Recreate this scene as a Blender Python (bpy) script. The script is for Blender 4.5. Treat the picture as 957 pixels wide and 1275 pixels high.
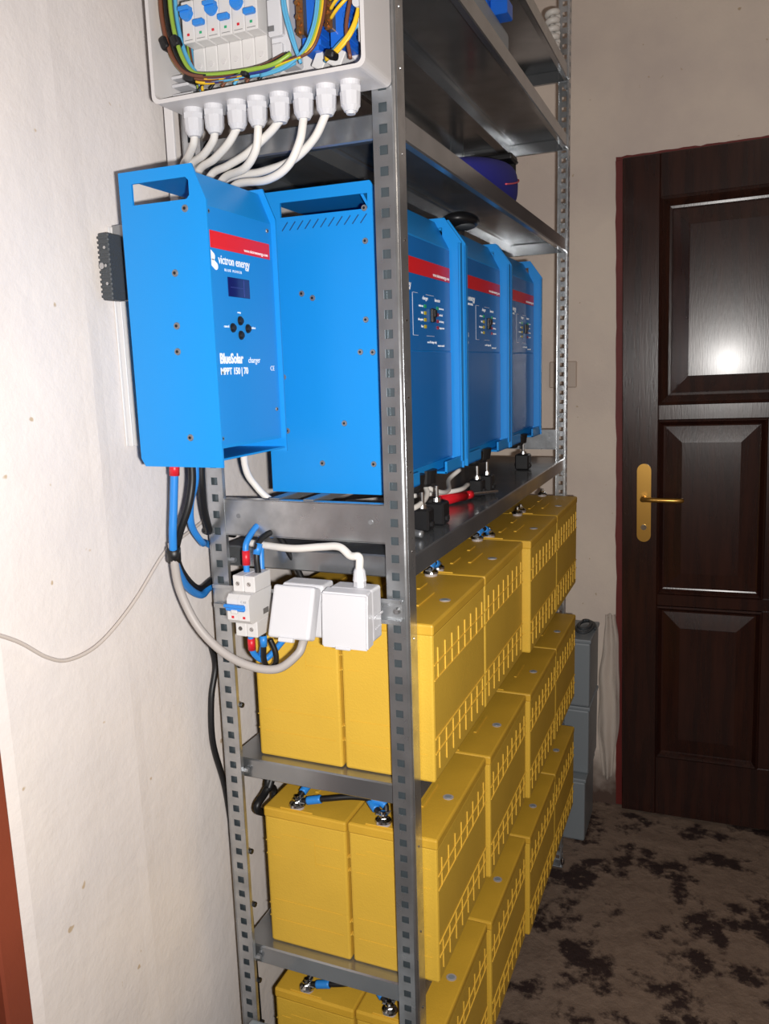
import bpy, bmesh, math, random
from mathutils import Vector, Matrix, Euler
random.seed(7)
S = bpy.context.scene
for o in list(bpy.data.objects):
    bpy.data.objects.remove(o, do_unlink=True)
C = S.collection

# ---------------------------------------------------------------- camera, light, exposure
cam_d = bpy.data.cameras.new('camera')
cam = bpy.data.objects.new('camera', cam_d); C.objects.link(cam)
cam_d.sensor_fit = 'HORIZONTAL'; cam_d.sensor_width = 36.0
cam_d.lens = 1006.52 / 957.0 * 36.0
cam_d.clip_start = 0.02
cam.location = (0.3824, -0.9974, 1.4953)
cam.rotation_euler = (1.3937, 0.0297, 0.3876)
S.camera = cam

W = bpy.data.worlds.new('world'); S.world = W; W.use_nodes = True
W.node_tree.nodes['Background'].inputs[0].default_value = (1.0, 0.93, 0.85, 1)
W.node_tree.nodes['Background'].inputs[1].default_value = 0.012

def area_light(name, loc, target, size, power, col):
    d = bpy.data.lights.new(name, 'AREA'); d.shape = 'RECTANGLE'
    d.size, d.size_y = size; d.energy = power; d.color = col
    o = bpy.data.objects.new(name, d); C.objects.link(o); o.location = loc
    o.rotation_euler = (Vector(target) - Vector(loc)).to_track_quat('-Z', 'Y').to_euler()
    return o
# the flash of the camera: just right of and a little below the lens
M3 = cam.rotation_euler.to_matrix()
fl = Vector(cam.location) + M3 @ Vector((0.048, -0.022, -0.01))
area_light('camera_flash', fl, (0.05, 1.2, 1.05), (0.03, 0.018), 15.0, (1.0, 0.965, 0.93))
# weak ambient fill added under the ceiling, no fixture of the room
area_light('ambient_fill', (0.75, -0.3, 2.62), (0.75, -0.3, 0.0), (0.35, 0.35), 1.0, (1.0, 0.86, 0.70))

S.view_settings.view_transform = 'Standard'
try: S.view_settings.look = 'None'
except Exception: pass
S.view_settings.exposure = 0.55
S.view_settings.gamma = 1.0
S.view_settings.use_curve_mapping = False

# ---------------------------------------------------------------- materials
def srgb(r, g, b):
    f = lambda c: (c/255/12.92) if c/255 <= .04045 else ((c/255+.055)/1.055)**2.4
    return (f(r), f(g), f(b), 1)
MATS = {}
def mat(name, col, rough=.5, metal=0., bump=0., bscale=200., var=0., vscale=8., coat=0., spec=None, col2=None, detail=3., alpha=1., trans=0., stretch=None, rvar=0.):
    if name in MATS: return MATS[name]
    m = bpy.data.materials.new(name); m.use_nodes = True
    nt = m.node_tree; N = nt.nodes; L = nt.links
    b = N['Principled BSDF']
    b.inputs['Base Color'].default_value = col
    b.inputs['Roughness'].default_value = rough
    b.inputs['Metallic'].default_value = metal
    if coat: b.inputs['Coat Weight'].default_value = coat; b.inputs['Coat Roughness'].default_value = .12
    if spec is not None: b.inputs['Specular IOR Level'].default_value = spec
    if trans: b.inputs['Transmission Weight'].default_value = trans
    if alpha < 1: b.inputs['Alpha'].default_value = alpha
    if var or bump or rvar or col2:
        tc = N.new('ShaderNodeTexCoord'); mp = N.new('ShaderNodeMapping')
        L.new(tc.outputs['Object'], mp.inputs[0])
        if stretch: mp.inputs['Scale'].default_value = stretch
    if var or col2:
        n = N.new('ShaderNodeTexNoise'); n.inputs['Scale'].default_value = vscale; n.inputs['Detail'].default_value = detail
        L.new(mp.outputs[0], n.inputs['Vector'])
        mx = N.new('ShaderNodeMix'); mx.data_type = 'RGBA'
        c2 = col2 if col2 else tuple(max(0, c*(1-var)) for c in col[:3]) + (1,)
        mx.inputs['A'].default_value = col; mx.inputs['B'].default_value = c2
        rp = N.new('ShaderNodeMapRange'); rp.inputs[1].default_value = .35; rp.inputs[2].default_value = .68
        L.new(n.outputs['Fac'], rp.inputs[0]); L.new(rp.outputs[0], mx.inputs['Factor'])
        L.new(mx.outputs['Result'], b.inputs['Base Color'])
    if rvar:
        n = N.new('ShaderNodeTexNoise'); n.inputs['Scale'].default_value = vscale*2
        L.new(mp.outputs[0], n.inputs['Vector'])
        r2 = N.new('ShaderNodeMapRange'); r2.inputs[3].default_value = max(.02, rough-rvar); r2.inputs[4].default_value = rough+rvar
        L.new(n.outputs['Fac'], r2.inputs[0]); L.new(r2.outputs[0], b.inputs['Roughness'])
    if bump:
        n2 = N.new('ShaderNodeTexNoise'); n2.inputs['Scale'].default_value = bscale; n2.inputs['Detail'].default_value = 4
        L.new(mp.outputs[0], n2.inputs['Vector'])
        bp = N.new('ShaderNodeBump'); bp.inputs['Strength'].default_value = bump; bp.inputs['Distance'].default_value = .002
        L.new(n2.outputs['Fac'], bp.inputs['Height']); L.new(bp.outputs[0], b.inputs['Normal'])
    MATS[name] = m
    return m

galv = mat('galvanised_steel', srgb(196, 199, 202), .30, .86, bump=.12, bscale=60, var=.25, vscale=30, rvar=.08)
galv_shelf = mat('galvanised_sheet', srgb(164, 167, 170), .2, .80, bump=.05, bscale=12, var=.2, vscale=14, rvar=.05)
chrome = mat('chrome_steel', srgb(205, 205, 205), .18, 1.)
zinc = mat('zinc_dull', srgb(150, 152, 155), .45, .7)
postback = mat('post_inner_sheet', srgb(92, 102, 108), .4, .6)
vent = mat('vent_grey', srgb(168, 160, 158), .5)
bluec = mat('blue_controller_front', srgb(24, 132, 212), .32, 0, bump=.04, bscale=500, spec=.5)
blue = mat('blue_powder_paint', srgb(20, 136, 214), .38, 0, bump=.10, bscale=900, spec=.45)
bluep = mat('blue_front_film', srgb(22, 110, 188), .24, 0, bump=.04, bscale=500, spec=.6)
red = mat('red_print', srgb(222, 28, 32), .4)
white_ink = mat('white_print', srgb(238, 243, 248), .5)
black_pl = mat('black_plastic', srgb(22, 22, 24), .4)
black_rb = mat('black_cable_sheath', srgb(20, 20, 22), .45)
blue_cb = mat('blue_cable_sheath', srgb(40, 128, 208), .42)
lblue_cb = mat('light_blue_wire', srgb(88, 165, 205), .42)
dblue_cb = mat('dark_blue_wire', srgb(44, 52, 120), .42)
red_cb = mat('red_collar', srgb(200, 30, 45), .4)
brown_cb = mat('brown_wire', srgb(110, 66, 48), .42)
yel_cb = mat('yellow_wire', srgb(226, 184, 40), .42)
gre_cb = mat('green_wire', srgb(138, 170, 62), .42)
grey_cb = mat('grey_cable_sheath', srgb(168, 162, 158), .5)
white_cb = mat('white_cable_sheath', srgb(222, 218, 212), .42)
white_pl = mat('white_plastic', srgb(202, 202, 206), .32, spec=.5)
offwhite = mat('breaker_plastic', srgb(208, 206, 205), .4)
boxgrey = mat('light_grey_enclosure', srgb(205, 202, 202), .45, bump=.08, bscale=700)
boxin = mat('enclosure_inside', srgb(196, 196, 200), .5)
tog = mat('blue_toggle', srgb(45, 130, 215), .35)
tblue = mat('terminal_blue', srgb(28, 100, 205), .35)
brass = mat('brass_bar', srgb(190, 140, 90), .3, .9)
yellow = mat('yellow_battery_case', srgb(216, 175, 62), .5, bump=.25, bscale=350, var=.06, vscale=10, spec=.4)
yellow_l = mat('yellow_battery_lid', srgb(208, 164, 52), .5, bump=.2, bscale=350, var=.10, vscale=12, spec=.4)
yellow_e = mat('yellow_edge', srgb(226, 184, 70), .45)
lcd = mat('display_glass', srgb(24, 30, 96), .1, spec=.6)
brassdoor = mat('brass_plate', srgb(196, 152, 76), .3, .85, bump=.05, bscale=300)
plas_grey = mat('blue_grey_plastic', srgb(132, 140, 146), .4)
darkgrey = mat('dark_grey_block', srgb(66, 70, 74), .55, bump=.4, bscale=500)
beige = mat('beige_cover', srgb(196, 180, 166), .4)
navy = mat('navy_fabric', srgb(34, 38, 140), .75, bump=.3, bscale=900)
piping = mat('coral_piping', srgb(225, 90, 110), .6)
led_y = mat('led_yellow', srgb(190, 175, 50), .3); led_g = mat('led_green', srgb(40, 160, 110), .3); led_r = mat('led_red', srgb(150, 30, 50), .3)

def wall_material(name, c1, c2, stain=False):
    m = bpy.data.materials.new(name); m.use_nodes = True
    nt = m.node_tree; N = nt.nodes; L = nt.links; b = N['Principled BSDF']
    b.inputs['Roughness'].default_value = .82; b.inputs['Specular IOR Level'].default_value = .25
    tc = N.new('ShaderNodeTexCoord')
    n = N.new('ShaderNodeTexNoise'); n.inputs['Scale'].default_value = 3.2; n.inputs['Detail'].default_value = 5; L.new(tc.outputs['Object'], n.inputs['Vector'])
    mx = N.new('ShaderNodeMix'); mx.data_type = 'RGBA'; mx.inputs['A'].default_value = c1; mx.inputs['B'].default_value = c2
    r = N.new('ShaderNodeMapRange'); r.inputs[1].default_value = .38; r.inputs[2].default_value = .62
    L.new(n.outputs['Fac'], r.inputs[0]); L.new(r.outputs[0], mx.inputs['Factor'])
    out = mx.outputs['Result']
    # small specks and chips in the plaster
    v = N.new('ShaderNodeTexNoise'); v.inputs['Scale'].default_value = 42; v.inputs['Detail'].default_value = 2; L.new(tc.outputs['Object'], v.inputs['Vector'])
    r2 = N.new('ShaderNodeMapRange'); r2.inputs[1].default_value = .735; r2.inputs[2].default_value = .77; L.new(v.outputs['Fac'], r2.inputs[0])
    mx2 = N.new('ShaderNodeMix'); mx2.data_type = 'RGBA'; mx2.inputs['B'].default_value = srgb(196, 176, 150)
    L.new(r2.outputs[0], mx2.inputs['Factor']); L.new(out, mx2.inputs['A']); out = mx2.outputs['Result']
    if stain:
        # dirt rising from the floor
        sp = N.new('ShaderNodeSeparateXYZ'); L.new(tc.outputs['Object'], sp.inputs[0])
        n3 = N.new('ShaderNodeTexNoise'); n3.inputs['Scale'].default_value = 14; n3.inputs['Detail'].default_value = 6; L.new(tc.outputs['Object'], n3.inputs['Vector'])
        ad = N.new('ShaderNodeMath'); ad.operation = 'MULTIPLY_ADD'; ad.inputs[1].default_value = .22; L.new(n3.outputs['Fac'], ad.inputs[0]); L.new(sp.outputs['Z'], ad.inputs[2])
        r3 = N.new('ShaderNodeMapRange'); r3.inputs[1].default_value = .14; r3.inputs[2].default_value = .30; r3.inputs[3].default_value = 1; r3.inputs[4].default_value = 0
        L.new(ad.outputs[0], r3.inputs[0])
        mx3 = N.new('ShaderNodeMix'); mx3.data_type = 'RGBA'; mx3.inputs['B'].default_value = srgb(92, 74, 66)
        L.new(r3.outputs[0], mx3.inputs['Factor']); L.new(out, mx3.inputs['A']); out = mx3.outputs['Result']
    L.new(out, b.inputs['Base Color'])
    n2 = N.new('ShaderNodeTexNoise'); n2.inputs['Scale'].default_value = 9; n2.inputs['Detail'].default_value = 9; n2.inputs['Roughness'].default_value = .62; L.new(tc.outputs['Object'], n2.inputs['Vector'])
    bp = N.new('ShaderNodeBump'); bp.inputs['Strength'].default_value = .35; bp.inputs['Distance'].default_value = .012
    L.new(n2.outputs['Fac'], bp.inputs['Height']); L.new(bp.outputs[0], b.inputs['Normal'])
    MATS[name] = m
    return m
plaster = wall_material('white_plaster', srgb(232, 224, 218), srgb(222, 216, 214))
plaster_b = wall_material('beige_plaster', srgb(230, 216, 202), srgb(215, 201, 191), True)

plaster_r = wall_material('brown_plaster', srgb(165, 146, 130), srgb(150, 130, 116), True)

def floor_material():
    m = bpy.data.materials.new('worn_concrete'); m.use_nodes = True
    nt = m.node_tree; N = nt.nodes; L = nt.links; b = N['Principled BSDF']
    b.inputs['Roughness'].default_value = .6
    tc = N.new('ShaderNodeTexCoord')
    def noise(s, d=6, r=.6):
        n = N.new('ShaderNodeTexNoise'); n.inputs['Scale'].default_value = s; n.inputs['Detail'].default_value = d; n.inputs['Roughness'].default_value = r
        L.new(tc.outputs['Object'], n.inputs['Vector']); return n
    a = noise(6.5, 10, .64); f = noise(26, 6, .7); g = noise(60, 4)
    mx = N.new('ShaderNodeMix'); mx.data_type = 'RGBA'; mx.inputs['A'].default_value = srgb(152, 132, 116); mx.inputs['B'].default_value = srgb(104, 86, 75)
    L.new(f.outputs['Fac'], mx.inputs['Factor'])
    r = N.new('ShaderNodeMapRange'); r.inputs[1].default_value = .505; r.inputs[2].default_value = .565; L.new(a.outputs['Fac'], r.inputs[0])
    mx2 = N.new('ShaderNodeMix'); mx2.data_type = 'RGBA'; mx2.inputs['B'].default_value = srgb(52, 38, 36)
    L.new(r.outputs[0], mx2.inputs['Factor']); L.new(mx.outputs['Result'], mx2.inputs['A'])
    r4 = N.new('ShaderNodeMapRange'); r4.inputs[1].default_value = .62; r4.inputs[2].default_value = .75; L.new(g.outputs['Fac'], r4.inputs[0])
    mx3 = N.new('ShaderNodeMix'); mx3.data_type = 'RGBA'; mx3.inputs['B'].default_value = srgb(150, 130, 112)
    L.new(r4.outputs[0], mx3.inputs['Factor']); L.new(mx2.outputs['Result'], mx3.inputs['A'])
    L.new(mx3.outputs['Result'], b.inputs['Base Color'])
    n2 = noise(13, 8, .65)
    bp = N.new('ShaderNodeBump'); bp.inputs['Strength'].default_value = .6; bp.inputs['Distance'].default_value = .02
    L.new(n2.outputs['Fac'], bp.inputs['Height']); L.new(bp.outputs[0], b.inputs['Normal'])
    return m
concrete = floor_material()
wood = mat('dark_varnished_wood', srgb(54, 27, 19), .27, 0, bump=.12, bscale=40, col2=srgb(36, 18, 15), vscale=6, detail=6, stretch=(7, 7, .6), coat=.25, spec=.35)
MATS['dark_varnished_wood'].node_tree.nodes['Principled BSDF'].inputs['Coat Roughness'].default_value = .17
redpaint = mat('oxblood_paint', srgb(112, 30, 26), .6, bump=.3, bscale=80, var=.2)
rust = mat('red_brown_frame', srgb(140, 66, 44), .55, bump=.2, bscale=80, var=.2, vscale=5)
rust_d = mat('dark_brown_frame', srgb(70, 26, 20), .5, var=.2)

# ---------------------------------------------------------------- helpers
def link(name, bm, m, parent=None, smooth=False):
    me = bpy.data.meshes.new(name); bmesh.ops.recalc_face_normals(bm, faces=bm.faces)
    bm.to_mesh(me); bm.free()
    o = bpy.data.objects.new(name, me); C.objects.link(o)
    for mm in (m if isinstance(m, (list, tuple)) else [m]): me.materials.append(mm)
    if smooth:
        for p in me.polygons: p.use_smooth = True
    if parent is not None: o.parent = parent
    return o
def thing(name, label, cat, loc=(0, 0, 0), group=None):
    o = bpy.data.objects.new(name, None); C.objects.link(o); o.location = loc
    o.empty_display_size = .05
    o['label'] = label; o['category'] = cat
    if group: o['group'] = group
    return o
def tag(o, label, cat, group=None):
    o['label'] = label; o['category'] = cat
    if group: o['group'] = group
    return o
def struct(o): o['kind'] = 'structure'; return o
def merge(dst, src, mi=0):
    for f in src.faces: f.material_index = mi
    me = bpy.data.meshes.new('t'); src.to_mesh(me); src.free(); dst.from_mesh(me); bpy.data.meshes.remove(me)
def bx(bm, x0, x1, y0, y1, z0, z1, bev=0., seg=1, mi=0, rot=None, piv=None):
    b = bmesh.new(); bmesh.ops.create_cube(b, size=1)
    sx, sy, sz = abs(x1-x0), abs(y1-y0), abs(z1-z0); cx, cy, cz = (x0+x1)/2, (y0+y1)/2, (z0+z1)/2
    bmesh.ops.scale(b, vec=(sx, sy, sz), verts=b.verts)
    if bev: bmesh.ops.bevel(b, geom=b.edges[:], offset=min(bev, sx*.45, sy*.45, sz*.45), segments=seg, profile=.5, affect='EDGES')
    bmesh.ops.translate(b, vec=(cx, cy, cz), verts=b.verts)
    if rot is not None: bmesh.ops.rotate(b, cent=piv or (cx, cy, cz), matrix=Euler(rot).to_matrix(), verts=b.verts)
    merge(bm, b, mi)
def cyl(bm, p0, p1, r0, r1=None, n=16, mi=0, cap=True):
    p0, p1 = Vector(p0), Vector(p1); r1 = r0 if r1 is None else r1
    b = bmesh.new(); d = p1-p0
    bmesh.ops.create_cone(b, cap_ends=cap, segments=n, radius1=r0, radius2=r1, depth=d.length)
    q = Vector((0, 0, 1)).rotation_difference(d.normalized()).to_matrix().to_4x4()
    bmesh.ops.transform(b, matrix=Matrix.Translation((p0+p1)/2) @ q, verts=b.verts)
    merge(bm, b, mi)
def ball(bm, p, r, n=10, mi=0, sc=(1, 1, 1)):
    b = bmesh.new(); bmesh.ops.create_uvsphere(b, u_segments=n+4, v_segments=n, radius=r)
    bmesh.ops.scale(b, vec=sc, verts=b.verts); bmesh.ops.translate(b, vec=p, verts=b.verts); merge(bm, b, mi)
def crom(pts, sub=8):
    P = [Vector(p) for p in pts]; P = [P[0]*2-P[1]] + P + [P[-1]*2-P[-2]]; out = []
    for i in range(1, len(P)-2):
        for k in range(sub):
            t = k/sub; a, b, c, d = P[i-1], P[i], P[i+1], P[i+2]
            out.append(.5*((2*b)+(c-a)*t+(2*a-5*b+4*c-d)*t*t+(3*b-a-3*c+d)*t**3))
    out.append(P[-2]); return out
def tube(bm, pts, r, n=10, sub=8, mi=0, smoothpath=True):
    Q = crom(pts, sub) if smoothpath and len(pts) > 2 else [Vector(p) for p in pts]
    b = bmesh.new(); rings = []
    T = [(Q[min(i+1, len(Q)-1)]-Q[max(i-1, 0)]).normalized() for i in range(len(Q))]
    u = T[0].orthogonal().normalized()
    for i, p in enumerate(Q):
        u = (u - T[i]*u.dot(T[i])).normalized(); w = T[i].cross(u)
        rings.append([b.verts.new(p + (u*math.cos(2*math.pi*k/n)+w*math.sin(2*math.pi*k/n))*r) for k in range(n)])
    for i in range(len(rings)-1):
        for k in range(n): b.faces.new((rings[i][k], rings[i][(k+1) % n], rings[i+1][(k+1) % n], rings[i+1][k]))
    b.faces.new(rings[0][::-1]); b.faces.new(rings[-1]); merge(bm, b, mi)
def cable(name, pts, r, m, parent=None, label=None, cat='cable', group=None, n=10, sub=8):
    bm = bmesh.new(); tube(bm, pts, r, n, sub); o = link(name, bm, m, parent, True)
    if label: tag(o, label, cat, group)
    return o
def solid(o, t, off=-1):
    md = o.modifiers.new('solid', 'SOLIDIFY'); md.thickness = t; md.offset = off; return o
def prism(bm, pts, axis, a0, a1, mi=0, holes=()):
    """closed outline (2D) extruded along an axis; holes are 2D outlines too"""
    def mk(p, a):
        if axis == 'y': return (p[0], a, p[1])
        if axis == 'x': return (a, p[0], p[1])
        return (p[0], p[1], a)
    b = bmesh.new(); allv = []
    for loop in [pts]+list(holes):
        vs = [b.verts.new(mk(p, a0)) for p in loop]; allv.append(vs)
        for i in range(len(vs)): b.edges.new((vs[i], vs[(i+1) % len(vs)]))
    bmesh.ops.triangle_fill(b, edges=b.edges[:], use_beauty=True, use_dissolve=False)
    r = bmesh.ops.extrude_face_region(b, geom=b.faces[:])
    vs = [g for g in r['geom'] if isinstance(g, bmesh.types.BMVert)]
    d = Vector(mk((0, 0), a1)) - Vector(mk((0, 0), a0))
    bmesh.ops.translate(b, vec=d, verts=vs)
    bmesh.ops.recalc_face_normals(b, faces=b.faces)
    merge(bm, b, mi)
FACE = {'+x': Matrix(((0, 0, 1), (1, 0, 0), (0, 1, 0))), '-y': Matrix(((1, 0, 0), (0, 0, -1), (0, 1, 0)))}
def text(name, s, size, loc, face, m, parent=None, ext=.0002, align='LEFT', bold=0., sx=1.):
    cu = bpy.data.curves.new(name, 'FONT'); cu.body = s; cu.size = size; cu.extrude = ext; cu.align_x = align; cu.offset = bold
    cu.resolution_u = 3
    t = bpy.data.objects.new(name, cu); C.objects.link(t)
    bpy.context.view_layer.update()
    me = bpy.data.meshes.new_from_object(t.evaluated_get(bpy.context.evaluated_depsgraph_get()))
    bpy.data.objects.remove(t, do_unlink=True)
    me.transform(Matrix.Diagonal((sx, 1, 1, 1))); me.transform(FACE[face].to_4x4())
    me.transform(Matrix.Translation(loc))
    me.materials.clear(); me.materials.append(m)
    o = bpy.data.objects.new(name, me); C.objects.link(o)
    if parent is not None: o.parent = parent
    return o
def copy_tree(o, parent=None):
    c = o.copy(); C.objects.link(c)
    if parent is not None: c.parent = parent
    for ch in list(o.children): copy_tree(ch, c)
    return c

# ---------------------------------------------------------------- room shell
WX = -0.36; FY = 1.648; RX = 1.45; NY = -2.0; CZ = 2.72
def slab(name, x0, x1, y0, y1, z0, z1, m):
    bm = bmesh.new(); bx(bm, x0, x1, y0, y1, z0, z1); return struct(link(name, bm, m))
# floor: an uneven worn concrete slab
bm = bmesh.new()
nx, ny = 90, 170
vs = {}
from mathutils import noise as mnoise
for i in range(nx+1):
    for j in range(ny+1):
        x = WX-.14+(RX+.28-WX)*i/nx; y = NY-.14+(FY+.28-NY)*j/ny
        h = mnoise.fractal(Vector((x*9, y*9, 0)), .8, 2.1, 4)*.0035
        vs[i, j] = bm.verts.new((x, y, -.004+min(0.004, h)))
for i in range(nx):
    for j in range(ny): bm.faces.new((vs[i, j], vs[i+1, j], vs[i+1, j+1], vs[i, j+1]))
fo = struct(link('floor', bm, concrete, smooth=True))
slab('wall_back', WX-.14, RX+.14, FY, FY+.14, -.02, CZ+.1, plaster_b)
slab('wall_right', RX, RX+.14, NY-.14, FY, -.02, CZ+.1, plaster_r)
slab('wall_front', WX-.14, RX+.14, NY-.14, NY, -.02, CZ+.1, plaster_b)
slab('ceiling', WX-.14, RX+.14, NY-.14, FY+.14, CZ, CZ+.14, plaster)
# left wall: plaster surface with slight unevenness and a vertical plaster seam, ends at the door opening
bm = bmesh.new(); vs = {}
y0, y1 = -.372, FY+.02; ny, nz = 110, 120
for i in range(ny+1):
    for j in range(nz+1):
        y = y0+(y1-y0)*i/ny; z = -.02+(CZ+.04)*j/nz
        d = mnoise.fractal(Vector((y*3.2, z*3.2, 3)), .9, 2., 3)*.0025
        seam = y-(-.17 + .03*(1.5-z))
        d += .0018*math.exp(-(seam/.012)**2)*(.6+.6*mnoise.noise(Vector((0, 0, z*9))))
        vs[i, j] = bm.verts.new((WX+min(.004, d)-(.0 if i else .004), y, z))
for i in range(ny):
    for j in range(nz): bm.faces.new((vs[i, j], vs[i+1, j], vs[i+1, j+1], vs[i, j+1]))
bx(bm, WX-.14, WX-.01, y0, y1, -.02, CZ+.02)
bx(bm, WX-.14, WX-.001, NY, y0, 2.12, CZ+.02)
struct(link('wall_left', bm, plaster, smooth=False))
# the opening in the left wall with a red-brown frame and a dark door leaf
bm = bmesh.new(); bx(bm, WX-.13, WX+.004, -.409, y0-.0005, 0, 2.12, .003)
struct(link('trim_1', bm, rust))
bm = bmesh.new(); bx(bm, WX-.10, WX-.03, -1.4, -.410, 0, 2.12, .004)
struct(link('door_2', bm, rust_d))
slab('trim_2', WX-.13, WX+.004, -1.48, -1.401, 0, 2.12, rust)
slab('wall_left.001', WX-.14, WX, NY, -1.481, 0, 2.119, plaster)

# ---------------------------------------------------------------- the dark door in the back wall
DL = .112; DW = .90; DH = 2.078; lean = math.radians(-1.15)
door = bpy.data.objects.new('door_1', None); C.objects.link(door); struct(door)
door.location = (DL+.022, FY-.001, .004); door.rotation_euler = (0, lean, 0)
def dpart(name, boxes, m, bev=.002, parent=door):
    bm = bmesh.new()
    for b in boxes: bx(bm, *b, bev=bev)
    return link(name, bm, m, parent)
# x from 0 (hinge-free edge) to DW, y negative = towards the room, z up
def ring(name, x0, x1, z0, z1, w, yf, yb, m, parent=door):
    """mitred moulding frame with a sloped profile"""
    bm = bmesh.new()
    prof = [(0, yb), (0, yf), (w*.25, yf-.004), (w*.4, yf), (w*.8, yf+.012), (w, yf+.013), (w, yb)]
    rings = []
    for d, y in prof:
        rings.append([bm.verts.new(p) for p in ((x0+d, y, z0+d), (x1-d, y, z0+d), (x1-d, y, z1-d), (x0+d, y, z1-d))])
    for i in range(len(rings)):
        a, b2 = rings[i], rings[(i+1) % len(rings)]
        for k in range(4): bm.faces.new((a[k], a[(k+1) % 4], b2[(k+1) % 4], b2[k]))
    return link(name, bm, m, parent)
def panel(name, x0, x1, z0, z1, yf, rec, m, parent=door):
    """raised field with a bevelled border"""
    bm = bmesh.new(); s = .05
    def q(i, y): return [bm.verts.new(p) for p in ((x0+i, y, z0+i), (x1-i, y, z0+i), (x1-i, y, z1-i), (x0+i, y, z1-i))]
    a, b2, c, d = q(0, yf+rec+.008), q(0, yf+rec), q(s, yf-.001), q(s+.006, yf-.001)
    c0 = q(s, yf+.004)
    for p, r in ((a, b2), (b2, c0), (c0, c), (c, d)):
        for k in range(4): bm.faces.new((p[k], p[(k+1) % 4], r[(k+1) % 4], r[k]))
    bm.faces.new(d); bm.faces.new(a[::-1])
    return link(name, bm, m, parent)
F = -.030
sl, sr = .106, DW-.106
dpart('stile', [(0, sl, F, 0, 0, DH)], wood); dpart('stile', [(sr, DW, F, 0, 0, DH)], wood)
Z = [0, .205, .718, .757, 1.305, 1.352, 1.955, DH]
dpart('rail', [(sl, sr, F, 0, 0, Z[1])], wood); dpart('rail', [(sl, sr, F, 0, Z[2], Z[3])], wood)
dpart('rail', [(sl, sr, F, 0, Z[4], Z[5])], wood); dpart('rail', [(sl, sr, F, 0, Z[6], DH)], wood)
mid = (sl+sr)/2
ps = [(sl, sr, Z[5], Z[6])]
for za, zb in ((Z[1], Z[2]), (Z[3], Z[4])):
    dpart('mullion', [(mid-.04, mid+.04, F, 0, za, zb)], wood)
    ps += [(sl, mid-.04, za, zb), (mid+.04, sr, za, zb)]
for x0, x1, za, zb in ps:
    big = zb-za > .55
    w = .034 if big else .02
    ring('moulding', x0, x1, za, zb, w, F-.006, -.002, wood)
    panel('door_panel', x0+w, x1-w, za+w, zb-w, F+(.002 if big else -.004), .012, wood)
# handle plate with rounded ends, key cylinder and lever
hp = .066
bm = bmesh.new(); prs = []
for k in range(13): a = math.pi*k/12; prs.append((hp+.021*math.cos(a), 1.172-.021+.021*math.sin(a)))
for k in range(13): a = math.pi+math.pi*k/12; prs.append((hp+.021*math.cos(a), .925+.021+.021*math.sin(a)))
prism(bm, prs, 'y', F-.0005, F-.006)
plate = link('handle_plate', bm, brassdoor, door)
bm = bmesh.new(); cyl(bm, (hp, F-.006, 1.065), (hp, F-.045, 1.065), .009, .008)
tube(bm, [(hp, F-.042, 1.065), (hp+.02, F-.05, 1.066), (hp+.07, F-.052, 1.065), (hp+.108, F-.048, 1.064), (hp+.112, F-.038, 1.064)], .0075)
link('door_lever', bm, brassdoor, plate, True)
bm = bmesh.new(); cyl(bm, (hp, F-.006, .972), (hp, F-.009, .972), .009); bx(bm, hp-.0015, hp+.0015, F-.0105, F-.009, .965, .979)
link('key_cylinder', bm, chrome, plate)
# red painted edge around the door opening, slightly wavy
bm = bmesh.new()
pts = []
L_ = -.022
def wav(z): return .003*mnoise.noise(Vector((z*7, 0, 1)))+.003*mnoise.noise(Vector((z*23, 0, 5)))
n = 60
a = [bm.verts.new((L_+wav(k*DH/n), -.0015, k*DH/n)) for k in range(n+1)]
b2 = [bm.verts.new((-.001, -.0015, k*DH/n)) for k in range(n+1)]
for k in range(n): bm.faces.new((a[k], b2[k], b2[k+1], a[k+1]))
t0 = [bm.verts.new((L_+(DW+.044)*k/n, -.0015, DH+.011+wav(k*.1+4))) for k in range(n+1)]
t1 = [bm.verts.new((L_+(DW+.044)*k/n, -.0015, DH+.0005)) for k in range(n+1)]
for k in range(n): bm.faces.new((t1[k], t1[k], t0[k+1], t0[k])) if False else bm.faces.new((t1[k], t1[k+1], t0[k+1], t0[k]))
tr = struct(solid(link('trim_3', bm, redpaint), .003, 1)); tr.location = door.location; tr.rotation_euler = door.rotation_euler

# flat cover on the back wall behind the far post
bm = bmesh.new(); bx(bm, -.123, -.037, FY-.014, FY-.0005, 1.414, 1.497, .003)
o = link('wall_box_cover', bm, beige)
tag(o, 'small square beige junction cover on the far wall behind the rack post', 'cover plate')

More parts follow.
